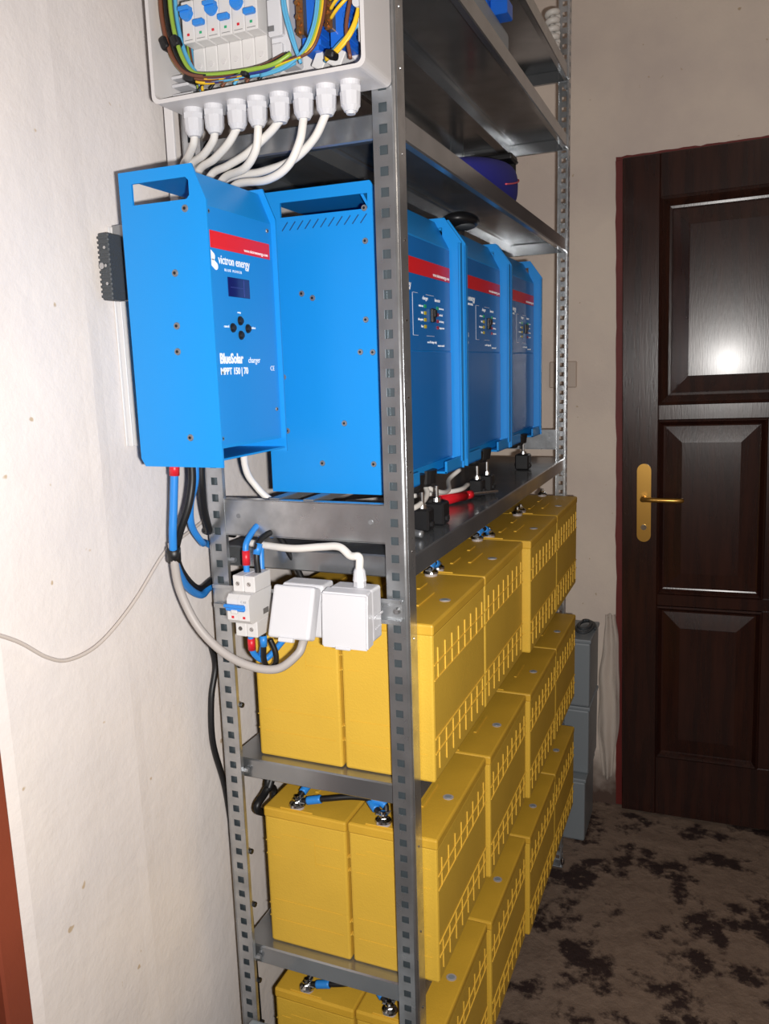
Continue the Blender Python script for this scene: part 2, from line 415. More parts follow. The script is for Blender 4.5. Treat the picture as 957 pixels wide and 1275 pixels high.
# ---------------------------------------------------------------- shelving rack
RL = 1.26; RW = .318; RH = 2.45
rack = thing('metal_shelving', 'tall galvanised boltless metal shelving rack holding the blue units and yellow batteries', 'shelving', (-RW/2, RL/2, 0))
def P(o): o.parent = rack; o.matrix_parent_inverse = Matrix.Translation(rack.location).inverted(); return o
def post(name, cx, cy, sx, sy, side_holes):
    """sx, sy point from the corner into the rack"""
    bm = bmesh.new(); fl_, r = .031, .0045; pitch = .025; hw = .0056
    def sheet(cols, holecols, fn):
        nz = int(RH/pitch); zs = []
        for k in range(nz): zs += [k*pitch, k*pitch+pitch/2-hw, k*pitch+pitch/2+hw]
        zs.append(nz*pitch)
        V = [[bm.verts.new(fn(c)+(z,)) for c in cols] for z in zs]
        for j in range(len(zs)-1):
            for i in range(len(cols)-1):
                if j % 3 == 1 and i in holecols: continue
                bm.faces.new((V[j][i], V[j][i+1], V[j+1][i+1], V[j+1][i]))
    c0 = .017
    sheet([r, c0-hw, c0+hw, fl_], [1], lambda c: (cx+sx*c, cy))
    sheet([r, c0-hw, c0+hw, fl_], [1] if side_holes else [], lambda c: (cx, cy+sy*c))
    # rounded corner and small return lips
    for seq in ([(sx*(r-r*math.sin(a)), sy*(r-r*math.cos(a))) for a in [math.pi/2*k/5 for k in range(6)]],):
        vv = [[bm.verts.new((cx+p[0], cy+p[1], z)) for p in seq] for z in (0, int(RH/pitch)*pitch)]
        for i in range(5):
            f = bm.faces.new((vv[0][i], vv[0][i+1], vv[1][i+1], vv[1][i])); f.smooth = True
    for (a, b_) in (((sx*fl_, 0), (sx*fl_, sy*.006)), ((0, sy*fl_), (sx*.004, sy*fl_))):
        v = [bm.verts.new((cx+p[0], cy+p[1], z)) for z in (0, int(RH/pitch)*pitch) for p in (a, b_)]
        bm.faces.new((v[0], v[1], v[3], v[2]))
    bmesh.ops.remove_doubles(bm, verts=bm.verts, dist=.0002)
    o = link(name, bm, galv); solid(o, .0012, 0); return P(o)
p_fr = post('post', 0, 0, -1, 1, False); p_fl = post('post', -RW, 0, 1, 1, False)
for pp, xa, xb in ((p_fr, -.027, -.005), (p_fl, -RW+.005, -RW+.027)):
    bm = bmesh.new(); bx(bm, xa, xb, .0050, .0060, 0, RH); o = link('inner_sleeve', bm, postback, pp); o.matrix_parent_inverse = Matrix.Identity(4)
p_br = post('post', 0, RL, -1, -1, True); p_bl = post('post', -RW, RL, 1, -1, True)
# rivets on the outer flange of the near post
for z in [1.93, 1.86, 1.76, 1.655, 1.555, 1.455, 1.355, 1.245, 1.12, .80, .66, .53]:
    bm = bmesh.new(); cyl(bm, (0.0002, .018, z), (.0018, .018, z), .0022, .0014, 8)
    o = link('rivet', bm, chrome, p_fr); o.matrix_parent_inverse = Matrix.Identity(4)
shelfz = [.230, .562, .894, 1.235, 1.812, 2.067, 2.233]
def shelf(z, yf=.014):
    x0, x1, y0, y1 = -RW+.0025, -.0025, yf, RL-.0035; h = .032; ret = .012
    bm = bmesh.new()
    def q(i, zz): return [bm.verts.new(p) for p in ((x0+i, y0+i, zz), (x1-i, y0+i, zz), (x1-i, y1-i, zz), (x0+i, y1-i, zz))]
    t, t2, l, l2, rr, r2 = q(.0025, z), q(0, z-.002), q(0, z-h+.002), q(.002, z-h), q(ret, z-h), q(ret, z-h+.005)
    bm.faces.new(t)
    for a, b_ in ((t, t2), (t2, l), (l, l2), (l2, rr), (rr, r2)):
        for k in range(4): bm.faces.new((a[k], a[(k+1) % 4], b_[(k+1) % 4], b_[k]))
    o = link('shelf_board', bm, galv_shelf); solid(o, .0009, -1); P(o)
    bm = bmesh.new()   # hat-shaped stiffener under the sheet
    w = .026; cxm = -.172
    pr_ = [(cxm-w, z-.0015), (cxm-w+.010, z-.0015), (cxm-w+.014, z-.020), (cxm+w-.014, z-.020), (cxm+w-.010, z-.0015), (cxm+w, z-.0015)]
    V = [[bm.verts.new((p[0], y, p[1])) for p in pr_] for y in (y0+.004, y1-.004)]
    for i in range(5): bm.faces.new((V[0][i], V[0][i+1], V[1][i+1], V[1][i]))
    s = link('shelf_stiffener', bm, galv_shelf, o); solid(s, .0009, -1)
    return o
for i, z in enumerate(shelfz): shelf(z, .026 if i == 3 else .014)
# flat cross braces above the inverter shelf, at both ends
for y0, y1 in ((-.0032, -.0010), (RL+.0010, RL+.0032)):
    bm = bmesh.new(); bx(bm, -.2895, -.0305, y0+.0035 if y0 < 0 else y0-.0035, (y1+.0055) if y0 < 0 else y1-.004, 1.2575, 1.312, .0008)
    yy = y0+.0035 if y0 < 0 else y0-.0035
    bx(bm, -.2895, -.0305, yy, yy+(.014 if y0 < 0 else -.012), 1.2575, 1.2592)
    bx(bm, -.2895, -.0305, yy, yy+(.014 if y0 < 0 else -.012), 1.3105, 1.312)
    o = P(link('cross_brace', bm, galv))
    for x in (-.263, -.052):
        bm = bmesh.new(); cyl(bm, (x, yy-.0012, 1.287), (x, yy, 1.287), .0035, .0035, 10); link('bolt', bm, zinc, o)
# hex bolts where shelves meet the posts
for z in shelfz[1:]:
    for (x, y, d) in ((-.012, RL-.004, -1), (-RW+.0335, .010, 0)):
        bm = bmesh.new()
        if d: cyl(bm, (x, y, z-.045), (x, y-.006, z-.045), .005, .005, 6)
        else: cyl(bm, (x-.002, y, z-.018), (x+.005, y, z-.018), .005, .004, 6)
        P(link('bolt', bm, zinc))
for z in (.64, .735, .985, 1.05, .50, .42):
    bm = bmesh.new(); cyl(bm, (-RW+.0312, .010, z), (-RW+.0355, .010, z), .0042, .0042, 6); P(link('bolt', bm, black_pl))
bm = bmesh.new(); bx(bm, -.034, .004, RL-.036, RL+.004, 0, .004, .001); P(link('foot_plate', bm, zinc))
bm = bmesh.new(); ball(bm, (.006, RL-.045, .03), .010, 8, sc=(.6, 1, 1.2)); P(link('foot_bolt', bm, chrome))

# ---------------------------------------------------------------- batteries
def make_battery(label, BW=.1465, BL=.2925, BH=.2415):
    """origin at the base corner on the room-side, near end: x from -BW to 0, y from 0 to BL"""
    t = thing('battery', label, 'battery')
    bm = bmesh.new(); bx(bm, -BW+.001, -.001, .001, BL-.001, 0, BH-.014, .004, 2)
    # faint moulded lines on the end face
    for z in (.042, .078): bx(bm, -BW+.012, -.012, .0003, .002, z, z+.0012)
    bx(bm, -BW+.030, -BW+.090, .0004, .002, .152, .1985)
    bx(bm, -BW+.012, -.012, .0003, .002, .158, .159)
    bx(bm, -BW+.012, -.012, .0003, .002, .190, .191)
    link('case', bm, yellow, t)
    bm = bmesh.new(); bx(bm, -BW, -.0, 0, BL, BH-.018, BH, .0035, 2)
    # the lid's slightly tapered chamfer and raised bars
    for (x0, x1, y0, y1) in ((-.056, -.050, .085, .165), (-.086, -.080, .07, .12), (-.086, -.080, .18, .22), (-.118, -.060, .005, .006)):
        bx(bm, x0, x1, y0, y1, BH-.0005, BH+.0022, .0006)
    link('lid', bm, yellow_l, t)
    for sgn, X in ((1, 0), (-1, -BW)):
        bm = bmesh.new()
        def rib(y0, y1, z0, z1, h=.0022):
            bx(bm, X-(.001 if sgn > 0 else h-.001), X+(h-.001 if sgn > 0 else .001), y0, y1, z0, z1)
        for k in range(8):
            y = .0215+k*.0358
            for z0, z1 in ((.181, .2025), (.158, .1795), (.045, .0665), (.016, .0435)): rib(y-.0009, y+.0009, z0, z1, .0016)
        for z in (.1803, .0442): rib(.004, BL-.004, z-.0007, z+.0007, .0017)
        for z in (.157, .0675): rib(.004, BL-.004, z-.0007, z+.0007, .0017)
        link('side_grid', bm, yellow_e, t)
    bm = bmesh.new(); cyl(bm, (-.022, .130, BH-.001), (-.022, .130, BH+.001), .0088, .0088, 20); cyl(bm, (-.022, .130, BH+.001), (-.022, .130, BH+.0016), .0058, .0055, 16, 1)
    link('vent_cap', bm, [vent, plas_grey], t)
    for y in (.0165, BL-.0165):
        bm = bmesh.new(); x = -.092
        cyl(bm, (x, y, BH-.001), (x, y, BH+.005), .0115, .0110, 20, 0)
        cyl(bm, (x, y, BH+.005), (x, y, BH+.008), .0135, .0125, 24, 1); cyl(bm, (x, y, BH+.008), (x, y, BH+.0115), .0125, .0075, 24, 1)
        cyl(bm, (x, y, BH+.0115), (x, y, BH+.016), .0070, .0070, 6, 1)
        cyl(bm, (x, y, BH+.016), (x, y, BH+.021), .004, .004, 10, 1)
        link('terminal', bm, [vent, chrome], t)
    return t
rowname = ['bottom level', 'middle level', 'upper level']
ends = ['nearest the camera', 'second from the camera', 'third from the camera', 'farthest from the camera']
proto = None
bz = [.2305, .5625, .8945]
for r_ in range(3):
    for side in (0, 1):
        for k in range(4):
            lab = 'yellow battery on the %s, %s side, %s' % (rowname[r_], ('room' if side == 0 else 'wall'), ends[k])
            xr = [.0235, .0235, .039, .039][k]
            if r_ < 2 and k == 1: xr += .007
            if side: xr -= .1485
            y = [.0335, .3115, .608, .9035][k]; ys = .94 if k == 0 else 1
            if k == 0 and side: y = .0315; ys = .947
            if proto is None: proto = make_battery(lab); b = proto
            else: b = copy_tree(proto); b['label'] = lab
            b['group'] = 'yellow batteries on the lower shelves'
            b.location = (xr, y, bz[r_]+.0005); b.scale = (1, ys, 1)
ZB = [z+.2415 for z in bz]

# battery jumper leads
def jumper(pts, label, sl=.018, grp='black battery jumper leads'):
    t = cable('jumper_lead', pts, .0048, black_rb, None, label, 'cable', grp)
    Q = crom(pts, 16)
    def along(L, a):
        d = 0
        for i in range(len(L)-1):
            w_ = (L[i+1]-L[i]).length
            if d+w_ >= a: return L[i]+(L[i+1]-L[i])*((a-d)/w_)
            d += w_
        return L[-1]
    tot = sum((Q[i+1]-Q[i]).length for i in range(len(Q)-1)); k_ = min(1, tot/.09)
    for e in (Q, Q[::-1]):
        bm = bmesh.new(); tube(bm, [along(e, .010*k_), along(e, .020*k_), along(e, .034*k_)], .0068, 10, 4); link('blue_sleeve', bm, blue_cb, t, True)
        bm = bmesh.new(); c = e[0]; d = (along(e, .012)-c).normalized()
        bx(bm, c.x-.006, c.x+.006, c.y-.006, c.y+.006, c.z-.001, c.z+.001, .0005); tube(bm, [c, c+d*.012], .0035, 8)
        link('cable_lug', bm, zinc, t)
    return t
for r_, nm in ((0, 'bottom'), (1, 'middle')):
    z = ZB[r_]+.012
    xa, xb = .0235-.1485-.092, .0235-.092; ya = 0
    jumper([(xa+.010, .047, z+.001), (xa+.026, .047, z+.006), (xa+.056, .050, z+.013), (xa+.092, .060, z+.017), (xb-.022, .066, z+.016), (xb-.004, .066, z+.011), (xb, .060, z+.002)],
           'black lead with blue sleeves joining the two nearest terminals of the %s battery level' % nm)
    jumper([(xb-.006, .053, z+.003), (xb-.020, .060, z+.008), (xb-.038, .078, z+.017), (xb-.05, .12, z+.020), (xb-.04, .20, z+.014), (xb-.01, .265, z+.006), (xb, .291, z)],
           'black lead with blue sleeves running back along the room-side battery of the %s level' % nm)
    jumper([(xa+.001, .052, z+.003), (xa+.005, .068, z+.012), (xa+.010, .10, z+.020), (xa+.012, .17, z+.018), (xa+.008, .25, z+.010), (xa, .291, z)],
           'black lead with blue sleeves running back along the wall-side battery of the %s level' % nm)
for s_, x in (('room', -.0685), ('wall', -.2170)):
    jumper([(x, .2855, ZB[2]+.012), (x, .303, ZB[2]+.020), (x, .3325, ZB[2]+.012)], 'short black lead bridging first and second %s-side batteries of the upper level' % s_)
    jumper([(x, .580, ZB[2]+.012), (x+.007, .605, ZB[2]+.022), (x+.015, .632, ZB[2]+.012)], 'short black lead bridging second and third %s-side batteries of the upper level' % s_)
# thick black cables that run down between the battery stack and the wall
cable('battery_cable', [(-.300, .24, 1.10), (-.298, .22, .99), (-0.2960, 0.1086, 0.8200), (-0.3000, 0.0886, 0.7956), (-0.3020, 0.0611, 0.7765), (-.303, .13, .72), (-.303, .16, .62)], .0065, black_rb, None, 'thick black cable dropping between the wall and the middle battery level', 'cable')
cable('battery_cable', [(-.290, .30, 1.12), (-.292, .28, .99), (-0.3000, 0.1048, 0.8212), (-0.3000, 0.1147, 0.7863), (-0.2970, 0.1249, 0.7482), (-.292, .27, .74), (-.290, .28, .66)], .0055, black_rb, None, 'thinner black cable crossing behind the near left post at the middle level', 'cable')

# ---------------------------------------------------------------- inverters
def screw(parent, p, axis, r=.0042):
    bm = bmesh.new(); d = Vector(axis)
    p = Vector(p); cyl(bm, p-d*.0004, p+d*.0012, r, r*.8, 12); cyl(bm, p+d*.0008, p+d*.0016, r*.45, r*.4, 6, 1)
    link('screw', bm, [zinc, black_pl], parent)
def make_inverter(label):
    """origin: near bottom back corner; x 0..D toward the room, y 0..Wd, z 0..H"""
    D, Wd, H = .205, .328, .430
    t = thing('inverter_charger', label, 'inverter')
    out = [(0, 0), (D, 0), (D, H-.042), (D-.030, H), (0, H)]
    slot = [(.036, H-.036), (D-.034, H-.036), (D-.034, H-.016), (.036, H-.016)]
    for ya, yb in ((0, .004), (Wd-.004, Wd)):
        bm = bmesh.new(); prism(bm, out, 'y', ya, yb, 0, [slot]); 
        # folded front edge of the plate
        ye = (0, .012) if ya == 0 else (Wd-.012, Wd)
        bx(bm, D-.0035, D, ye[0], ye[1], .012, H-.044, .0008)
        link('side_plate', bm, blue, t)
    bm = bmesh.new()   # body with sloped top front, set back from the plate edge
    bd = [(.004, .006), (D-.022, .006), (D-.022, .020), (D-.022, H-.052), (D-.047, H-.006), (.006, H-.006), (.006, H-.009), (D-.050, H-.009), (D-.031, H-.042), (.004, H-.042)]
    prism(bm, bd, 'y', .0045, Wd-.0045); 
    link('housing', bm, blue, t)
    bm = bmesh.new(); bx(bm, .0, D-.060, .004, Wd-.004, 0, .004, .001); bx(bm, D-.060, D-.003, .235, Wd-.004, 0, .004, .001); bx(bm, D-.060, D-.003, .004, .10, 0, .004, .001); bx(bm, D-.0075, D-.003, .235, Wd-.004, 0, .021, .001); bx(bm, D-.0075, D-.003, .004, .10, 0, .021, .001)
    link('base_tray', bm, blue, t)
    bm = bmesh.new(); bx(bm, D-.022, D-.019, .006, Wd-.012, .205, H-.056, .0006); link('upper_front_panel', bm, bluep, t)
    bm = bmesh.new(); bx(bm, D-.022, D-.0185, .006, Wd-.012, .022, .2035, .0006); link('lower_front_panel', bm, bluep, t)
    bm = bmesh.new()
    for k in range(11): bx(bm, .042+k*.0122, .042+k*.0122+.0014, -.0004, .0002, H-.056, H-.041, rot=(0, .7, 0))
    vs_ = link('vent_slots', bm, mat('dark_blue_recess', srgb(16, 60, 110), .6), t); vs_['kind'] = 'stuff'
    X = D-.0188
    bm = bmesh.new(); bx(bm, X, X+.0004, .008, Wd-.014, .320, .344); link('red_stripe', bm, red, t)
    text('web_address', 'www.victronenergy.com', .0085, (X+.0005, Wd-.018, .3235), '+x', white_ink, t, align='RIGHT')
    text('maker_name', 'victron energy', .015, (X+.0001, .034, .2985), '+x', white_ink, t, bold=.0002)
    text('maker_line', 'BLUE POWER', .006, (X+.0001, .072, .290), '+x', white_ink, t)
    logo(t, X+.0001, .014, .293, .9)
    # LED field
    Yc, Zc = .205, .262
    text('led_heading', 'charger', .0085, (X+.0001, Yc-.032, Zc+.022), '+x', white_ink, t)
    text('led_heading', 'inverter', .0085, (X+.0001, Yc+.028, Zc+.022), '+x', white_ink, t)
    for i in range(4):
        z = Zc+.012-i*.0105
        for yy, m_ in ((Yc-.022, led_g if i == 0 else led_y), (Yc+.040, led_g if i == 0 else led_r)):
            bm = bmesh.new(); bx(bm, X, X+.0015, yy-.0048, yy+.0048, z-.0028, z+.0028, .0006); link('status_led', bm, m_, t)
    for i, (a_, b_) in enumerate((('mains on', 'inverter on'), ('bulk', 'overload'), ('absorption', 'low battery'), ('float', 'temperature'))):
        z = Zc+.0105-i*.0105
        text('led_label', a_, .0055, (X+.0001, Yc-.030, z), '+x', white_ink, t, align='RIGHT')
        text('led_label', b_, .0055, (X+.0001, Yc+.048, z), '+x', white_ink, t)
    bm = bmesh.new(); bx(bm, X, X+.006, Yc+.004, Yc+.016, Zc-.012, Zc+.010, .001); bx(bm, X+.005, X+.009, Yc+.006, Yc+.014, Zc-.004, Zc+.008, .001)
    link('rocker_switch', bm, black_pl, t)
    bm = bmesh.new()
    for z in (Zc+.030, Zc-.034):
        bx(bm, X, X+.0003, Yc-.075, Yc-.055, z, z+.0006); bx(bm, X, X+.0003, Yc-.015, Yc+.022, z, z+.0006)
    for y in (Yc-.078,): bx(bm, X, X+.0003, y, y+.0006, Zc-.034, Zc+.030)
    link('printed_lines', bm, white_ink, t)
    text('led_label', 'on  off  charger only', .0055, (X+.0001, Yc-.012, Zc-.045), '+x', white_ink, t)
    text('led_label', 'remote control', .0055, (X+.0001, Yc+.040, Zc-.050), '+x', white_ink, t)
    text('type_name', 'MultiPlus', .017, (X+.0001, .016, .232), '+x', white_ink, t, bold=.0003)
    text('type_line', '48 | 5000 | 70 - 100', .0075, (X+.0001, .016, .219), '+x', white_ink, t)
    # cable glands under the front
    for y in (.135, .195):
        bm = bmesh.new(); cyl(bm, (D-.032, y, .012), (D-.032, y, -.010), .024, .021, 20); cyl(bm, (D-.032, y, -.010), (D-.032, y, -.016), .016, .012, 20)
        link('cable_gland', bm, black_pl, t)
    return t
def logo(t, X, y, z, s):
    bm = bmesh.new()
    for (cy, cz) in ((.0035, .0135), (.0080, .0042)):
        pts = []
        for k in range(17):
            a = math.radians(60+180*k/16); pts.append((y+s*(cy+.0038*math.cos(a)), z+s*(cz+.0038*math.sin(a))))
        for k in range(17):
            a = math.radians(-120+180*k/16); pts.append((y+s*(cy+.0050+.0038*math.cos(a)), z+s*(cz-.0029+.0038*math.sin(a))))
        prism(bm, pts, 'x', X, X+.0003)
    return link('logo', bm, white_ink, t)
inv_x = -.240; inv_z = 1.3145
screw_side = [(.0645, .288), (.0815, .281), (.163, .247), (.153, .203), (.172, .202), (.028, .171), (.124, .103), (.030, .092), (.086, .0445), (.168, .0445), (.166, .395), (.166, .352)]
protoi = None
invlab = ['large blue inverter nearest the camera, its screwed side plate facing out',
          'middle one of the three large blue inverters on the shelf',
          'farthest large blue inverter, next to the far rack post']
for k, y in enumerate((.064, .413, .752)):
    if protoi is None:
        o = protoi = make_inverter(invlab[0])
        for (x, z) in screw_side: screw(o, (x, -.0002, z), (0, -1, 0), .0046)
    else: o = copy_tree(protoi); o['label'] = invlab[k]
    o['group'] = 'blue inverters on the middle shelf'
    o.location = (inv_x, y, inv_z)
# support bars under the inverters, end brace to end brace
for x, w in ((-.205, 'wall-side'), (-.150, 'room-side')):
    bm = bmesh.new(); bx(bm, x-.008, x+.008, .0065, RL-.007, 1.3122, 1.3142); bx(bm, x-.008, x-.006, .020, RL-.020, 1.300, 1.3122)
    tag(link('support_bar', bm, zinc), '%s narrow steel bar under the three inverters' % w, 'bar', 'bars carrying the inverters')
# black terminal blocks with chrome studs on the shelf below each inverter
for (x, y, w, h, nm) in ((-.050, .205, .030, .036, 'left one of the pair below the nearest inverter'), (-.045, .262, .034, .038, 'right one of the pair below the nearest inverter'),
                  (-.060, .560, .028, .034, 'left one of the pair below the middle inverter'), (-.055, .615, .028, .036, 'right one of the pair below the middle inverter'),
                  (-.062, .985, .034, .038, 'single one below the farthest inverter')):
    t = thing('fuse_terminal', 'black cable clamp block with chrome stud, '+nm, 'terminal block', (x, y, 1.2355), 'black clamp blocks on the inverter shelf')
    bm = bmesh.new(); bx(bm, -w/2, w/2, -w/2, w/2, 0, h, .003); bx(bm, -w/2-.004, w/2+.004, -.006, .006, .006, .016, .002)
    link('block', bm, black_pl, t)
    bm = bmesh.new(); cyl(bm, (0, 0, h), (0, 0, h+.006), .0075, .0065, 12); cyl(bm, (0, 0, h+.006), (0, 0, h+.026), .0035, .0035, 10)
    link('stud', bm, chrome, t, False)
for i, (pts, r) in enumerate((
    ([(-.20, .03, 1.262), (-.13, .05, 1.262), (-.075, .09, 1.262), (-.040, .12, 1.252)], .0045),
    ([(-.21, .06, 1.275), (-.13, .09, 1.275), (-.06, .16, 1.275), (-.055, .24, 1.285), (-.075, .28, 1.306)], .0045),
    ([(-.10, .30, 1.30), (-.07, .35, 1.275), (-.075, .42, 1.268), (-.10, .50, 1.275), (-.09, .54, 1.29)], .0045),
    ([(-.22, .28, 1.262), (-.14, .36, 1.262), (-.07, .45, 1.262), (-.07, .53, 1.262)], .0045),
    ([(-.19, .10, 1.245), (-.12, .13, 1.243), (-.06, .15, 1.243), (-.028, .14, 1.243)], .0055))):
    cable('data_cable', pts, r, white_cb if i != 4 else zinc, None,
          ['white cable across the near end of the inverter shelf', 'white cable rising to the nearest inverter', 'white loop between nearest and middle inverter',
           'white cable lying toward the middle inverter', 'thick grey lead ending at the near shelf edge'][i], 'cable', 'cables under the inverters')
# red handled screwdriver on the shelf
sd = thing('screwdriver', 'screwdriver with red handle lying on the inverter shelf', 'screwdriver', (-.075, .455, 1.2475))
sd.rotation_euler = (0, 0, math.radians(66))
bm = bmesh.new()
for a, b_, r0, r1 in ((-.050, -.044, .008, .011), (-.044, .030, .011, .0095), (.030, .036, .0095, .007), (.036, .048, .007, .009)): cyl(bm, (a, 0, 0), (b_, 0, 0), r0, r1, 14)
link('handle', bm, mat('red_handle', srgb(196, 22, 34), .25, spec=.6), sd, True)
bm = bmesh.new(); cyl(bm, (.048, 0, 0), (.13, 0, -.004), .003, .003, 10); link('shaft', bm, chrome, sd)

# ---------------------------------------------------------------- charge controller on the wall
cg = thing('solar_charge_controller', 'smaller blue charge controller hung at the wall in front of the rack', 'charge controller', (-.285, -.178, 1.382))
D, Wd, H = .120, .160, .348
out = [(0, .010), (.006, 0), (D, 0), (D, H-.040), (D-.017, H), (0, H)]
slot = [(.018, H-.038), (D-.026, H-.038), (D-.022, H-.034), (D-.022, H-.018), (D-.026, H-.014), (.018, H-.014)]
for ya, yb, zz in ((0, .003, 0), (Wd-.003, Wd, 0)):
    bm = bmesh.new(); prism(bm, [(p[0], p[1]+(.004 if ya else 0) if p[1] < .1 else p[1]) for p in out], 'y', ya, yb, 0, [slot]); link('side_plate', bm, blue, cg)
bm = bmesh.new(); prism(bm, [(.004, .022), (D-.007, .022), (D-.007, H-.045), (D-.023, H-.006), (.012, H-.006), (.012, H-.009), (D-.026, H-.009), (D-.014, H-.044), (.004, H-.044)], 'y', .0035, Wd-.0035)
link('housing', bm, blue, cg)
bm = bmesh.new(); bx(bm, 0, D-.002, .003, Wd-.003, .008, .0105, .0005); link('bottom_plate', bm, blue, cg)
X = D-.0068
bm = bmesh.new(); bx(bm, X-.0005, X, .004, Wd-.010, .026, H-.046); link('front_panel', bm, bluec, cg)
bm = bmesh.new(); bx(bm, X, X+.0004, .005, Wd-.011, .257, .2765); link('red_stripe', bm, red, cg)
text('web_address', 'www.victronenergy.com', .0058, (X+.0005, Wd-.016, .2600), '+x', white_ink, cg, align='RIGHT')
logo(cg, X+.0001, .007, .235, 1.15)
text('maker_name', 'victron energy', .0145, (X+.0001, .028, .2405), '+x', white_ink, cg, bold=.0002, sx=.82)
text('maker_line', 'B L U E   P O W E R', .0045, (X+.0001, .040, .2325), '+x', white_ink, cg)
bm = bmesh.new(); bx(bm, X, X+.0008, .045, .094, .2035, .2265, .0003); link('display', bm, lcd, cg)
bm = bmesh.new(); bx(bm, X+.0008, X+.0010, .080, .081, .205, .225); bx(bm, X+.0008, X+.0010, .050, .078, .2145, .2150); link('display_print', bm, mat('display_lines', srgb(60, 70, 150), .3), cg)
for y, z in ((.0505, .1665), (.068, .1755), (.068, .1580), (.0850, .1665)):
    bm = bmesh.new(); cyl(bm, (X, y, z), (X+.0015, y, z), .0058, .0055, 16); cyl(bm, (X+.0014, y, z), (X+.0035, y, z), .0042, .0036, 14); link('button', bm, black_pl, cg)
text('button_print', 'cancel', .0045, (X+.0001, .0425, .1665), '+x', white_ink, cg, align='RIGHT')
text('button_print', 'select', .0045, (X+.0001, .0935, .1665), '+x', white_ink, cg)
text('button_print', 'setup', .0035, (X+.0001, .063, .1845), '+x', white_ink, cg)
text('type_name', 'BlueSolar', .0165, (X+.0001, .018, .124), '+x', white_ink, cg, bold=.0006, sx=.82)
text('type_name', 'charger', .0105, (X+.0001, .082, .124), '+x', white_ink, cg, sx=.9)
text('type_line', 'MPPT 150 | 70', .0115, (X+.0001, .018, .1105), '+x', white_ink, cg, bold=.0003, sx=.9)
text('mark', 'CE', .009, (X+.0001, .136, .1135), '+x', white_ink, cg)
for (x, z) in ((.091, .300), (.071, .2295), (.068, .1690), (.0665, .1390), (.076, .0362)): screw(cg, (x, -.0002, z), (0, -1, 0), .0046)
for (y, z) in ((.0125, .297), (.146, .293), (.147, .062), (.0125, .034)): screw(cg, (X, y, z), (1, 0, 0), .003)
for z in (.10, .27):
    bm = bmesh.new(); bx(bm, -.0745, 0, .128, .150, z, z+.022, .002); link('wall_bracket', bm, zinc, cg)

# dark block and metal rail on the wall left of the controller
wb = thing('wall_terminal_block', 'dark grey ribbed block on a pale metal rail fixed to the wall', 'terminal block', (WX, -.141, 1.4))
bm = bmesh.new(); bx(bm, .001, .003, .024, .044, .0, .285, .0005); bx(bm, .003, .010, .0275, .0295, .0, .285, .0005); bx(bm, .003, .010, .038, .040, .0, .285, .0005)
link('rail', bm, offwhite, wb)
bm = bmesh.new(); bx(bm, .010, .026, -.006, .020, .190, .272, .0015)
for k in range(13): bx(bm, .0097, .0268, -.0068, -.002, .193+k*.006, .1960+k*.006)
link('block', bm, darkgrey, wb)
bm = bmesh.new()
for x, z, r in ((.021, .210, .002), (.021, .232, .002), (.021, .254, .002), (.0145, .232, .004)):
    bm = bmesh.new(); cyl(bm, (x, -.0065, z), (x, -.0085, z), r, r, 10); link('screw', bm, chrome, wb)
bm = bmesh.new(); bx(bm, .012, .034, .0205, .024, .190, .285, .0006); link('bracket', bm, zinc, wb)

# ---------------------------------------------------------------- junction box at the top
JX0, JX1, JY0, JY1, JZ0, JZ1 = -.3015, -.0035, -.0800, -.0025, 1.8335, 2.085
jb = thing('junction_box', 'open light grey electrical enclosure full of coloured wires, bolted to the rack top', 'junction box', ((JX0+JX1)/2, JY1, JZ0))
J = Matrix.Translation(jb.location).inverted()
def JP(o): o.parent = jb; o.matrix_parent_inverse = J; return o
bm = bmesh.new(); w = .005
def rr(x0, x1, z0, z1, r, n=5):
    out = []
    for (cx, cz, a0) in ((x1-r, z1-r, 0), (x0+r, z1-r, 90), (x0+r, z0+r, 180), (x1-r, z0+r, 270)):
        for k in range(n+1): a = math.radians(a0+90*k/n); out.append((cx+r*math.cos(a), cz+r*math.sin(a)))
    return out
# tapered shell: slightly smaller at the back
fo_, fi_ = rr(JX0, JX1-.001, JZ0, JZ1, .010), rr(JX0+w, JX1-.001-w, JZ0+w, JZ1-w, .008)
bo_, bi_ = rr(JX0+.003, JX1, JZ0-.0, JZ1, .008), rr(JX0+w+.003, JX1-w, JZ0+w, JZ1-w, .006)
R_ = [[bm.verts.new((p[0], y, p[1])) for p in L2] for L2, y in ((fo_, JY0), (bo_, JY1), (bi_, JY1-.004), (fi_, JY0))]
nn = len(fo_)
bm.faces.new(R_[1]); bm.faces.new(R_[2][::-1])
for a, b_ in ((R_[0], R_[1]), (R_[2], R_[3]), (R_[3], R_[0])):
    for k in range(nn): bm.faces.new((a[k], a[(k+1) % nn], b_[(k+1) % nn], b_[k]))
JP(link('enclosure', bm, boxgrey))
bm = bmesh.new()
for x in (JX0+.020,): 
    for z, l in ((1.872, .020), (1.862, .026), (1.850, .032)): bx(bm, x-.012, x+l-.012, JY1-.045, JY1-.006, z, z+.004, .001)
JP(link('moulded_ribs', bm, boxin))
gl = [-.2657, -.2342, -.1997, -.1701, -.1378, -.1047, -.0735, -.0412]
GY = -.043
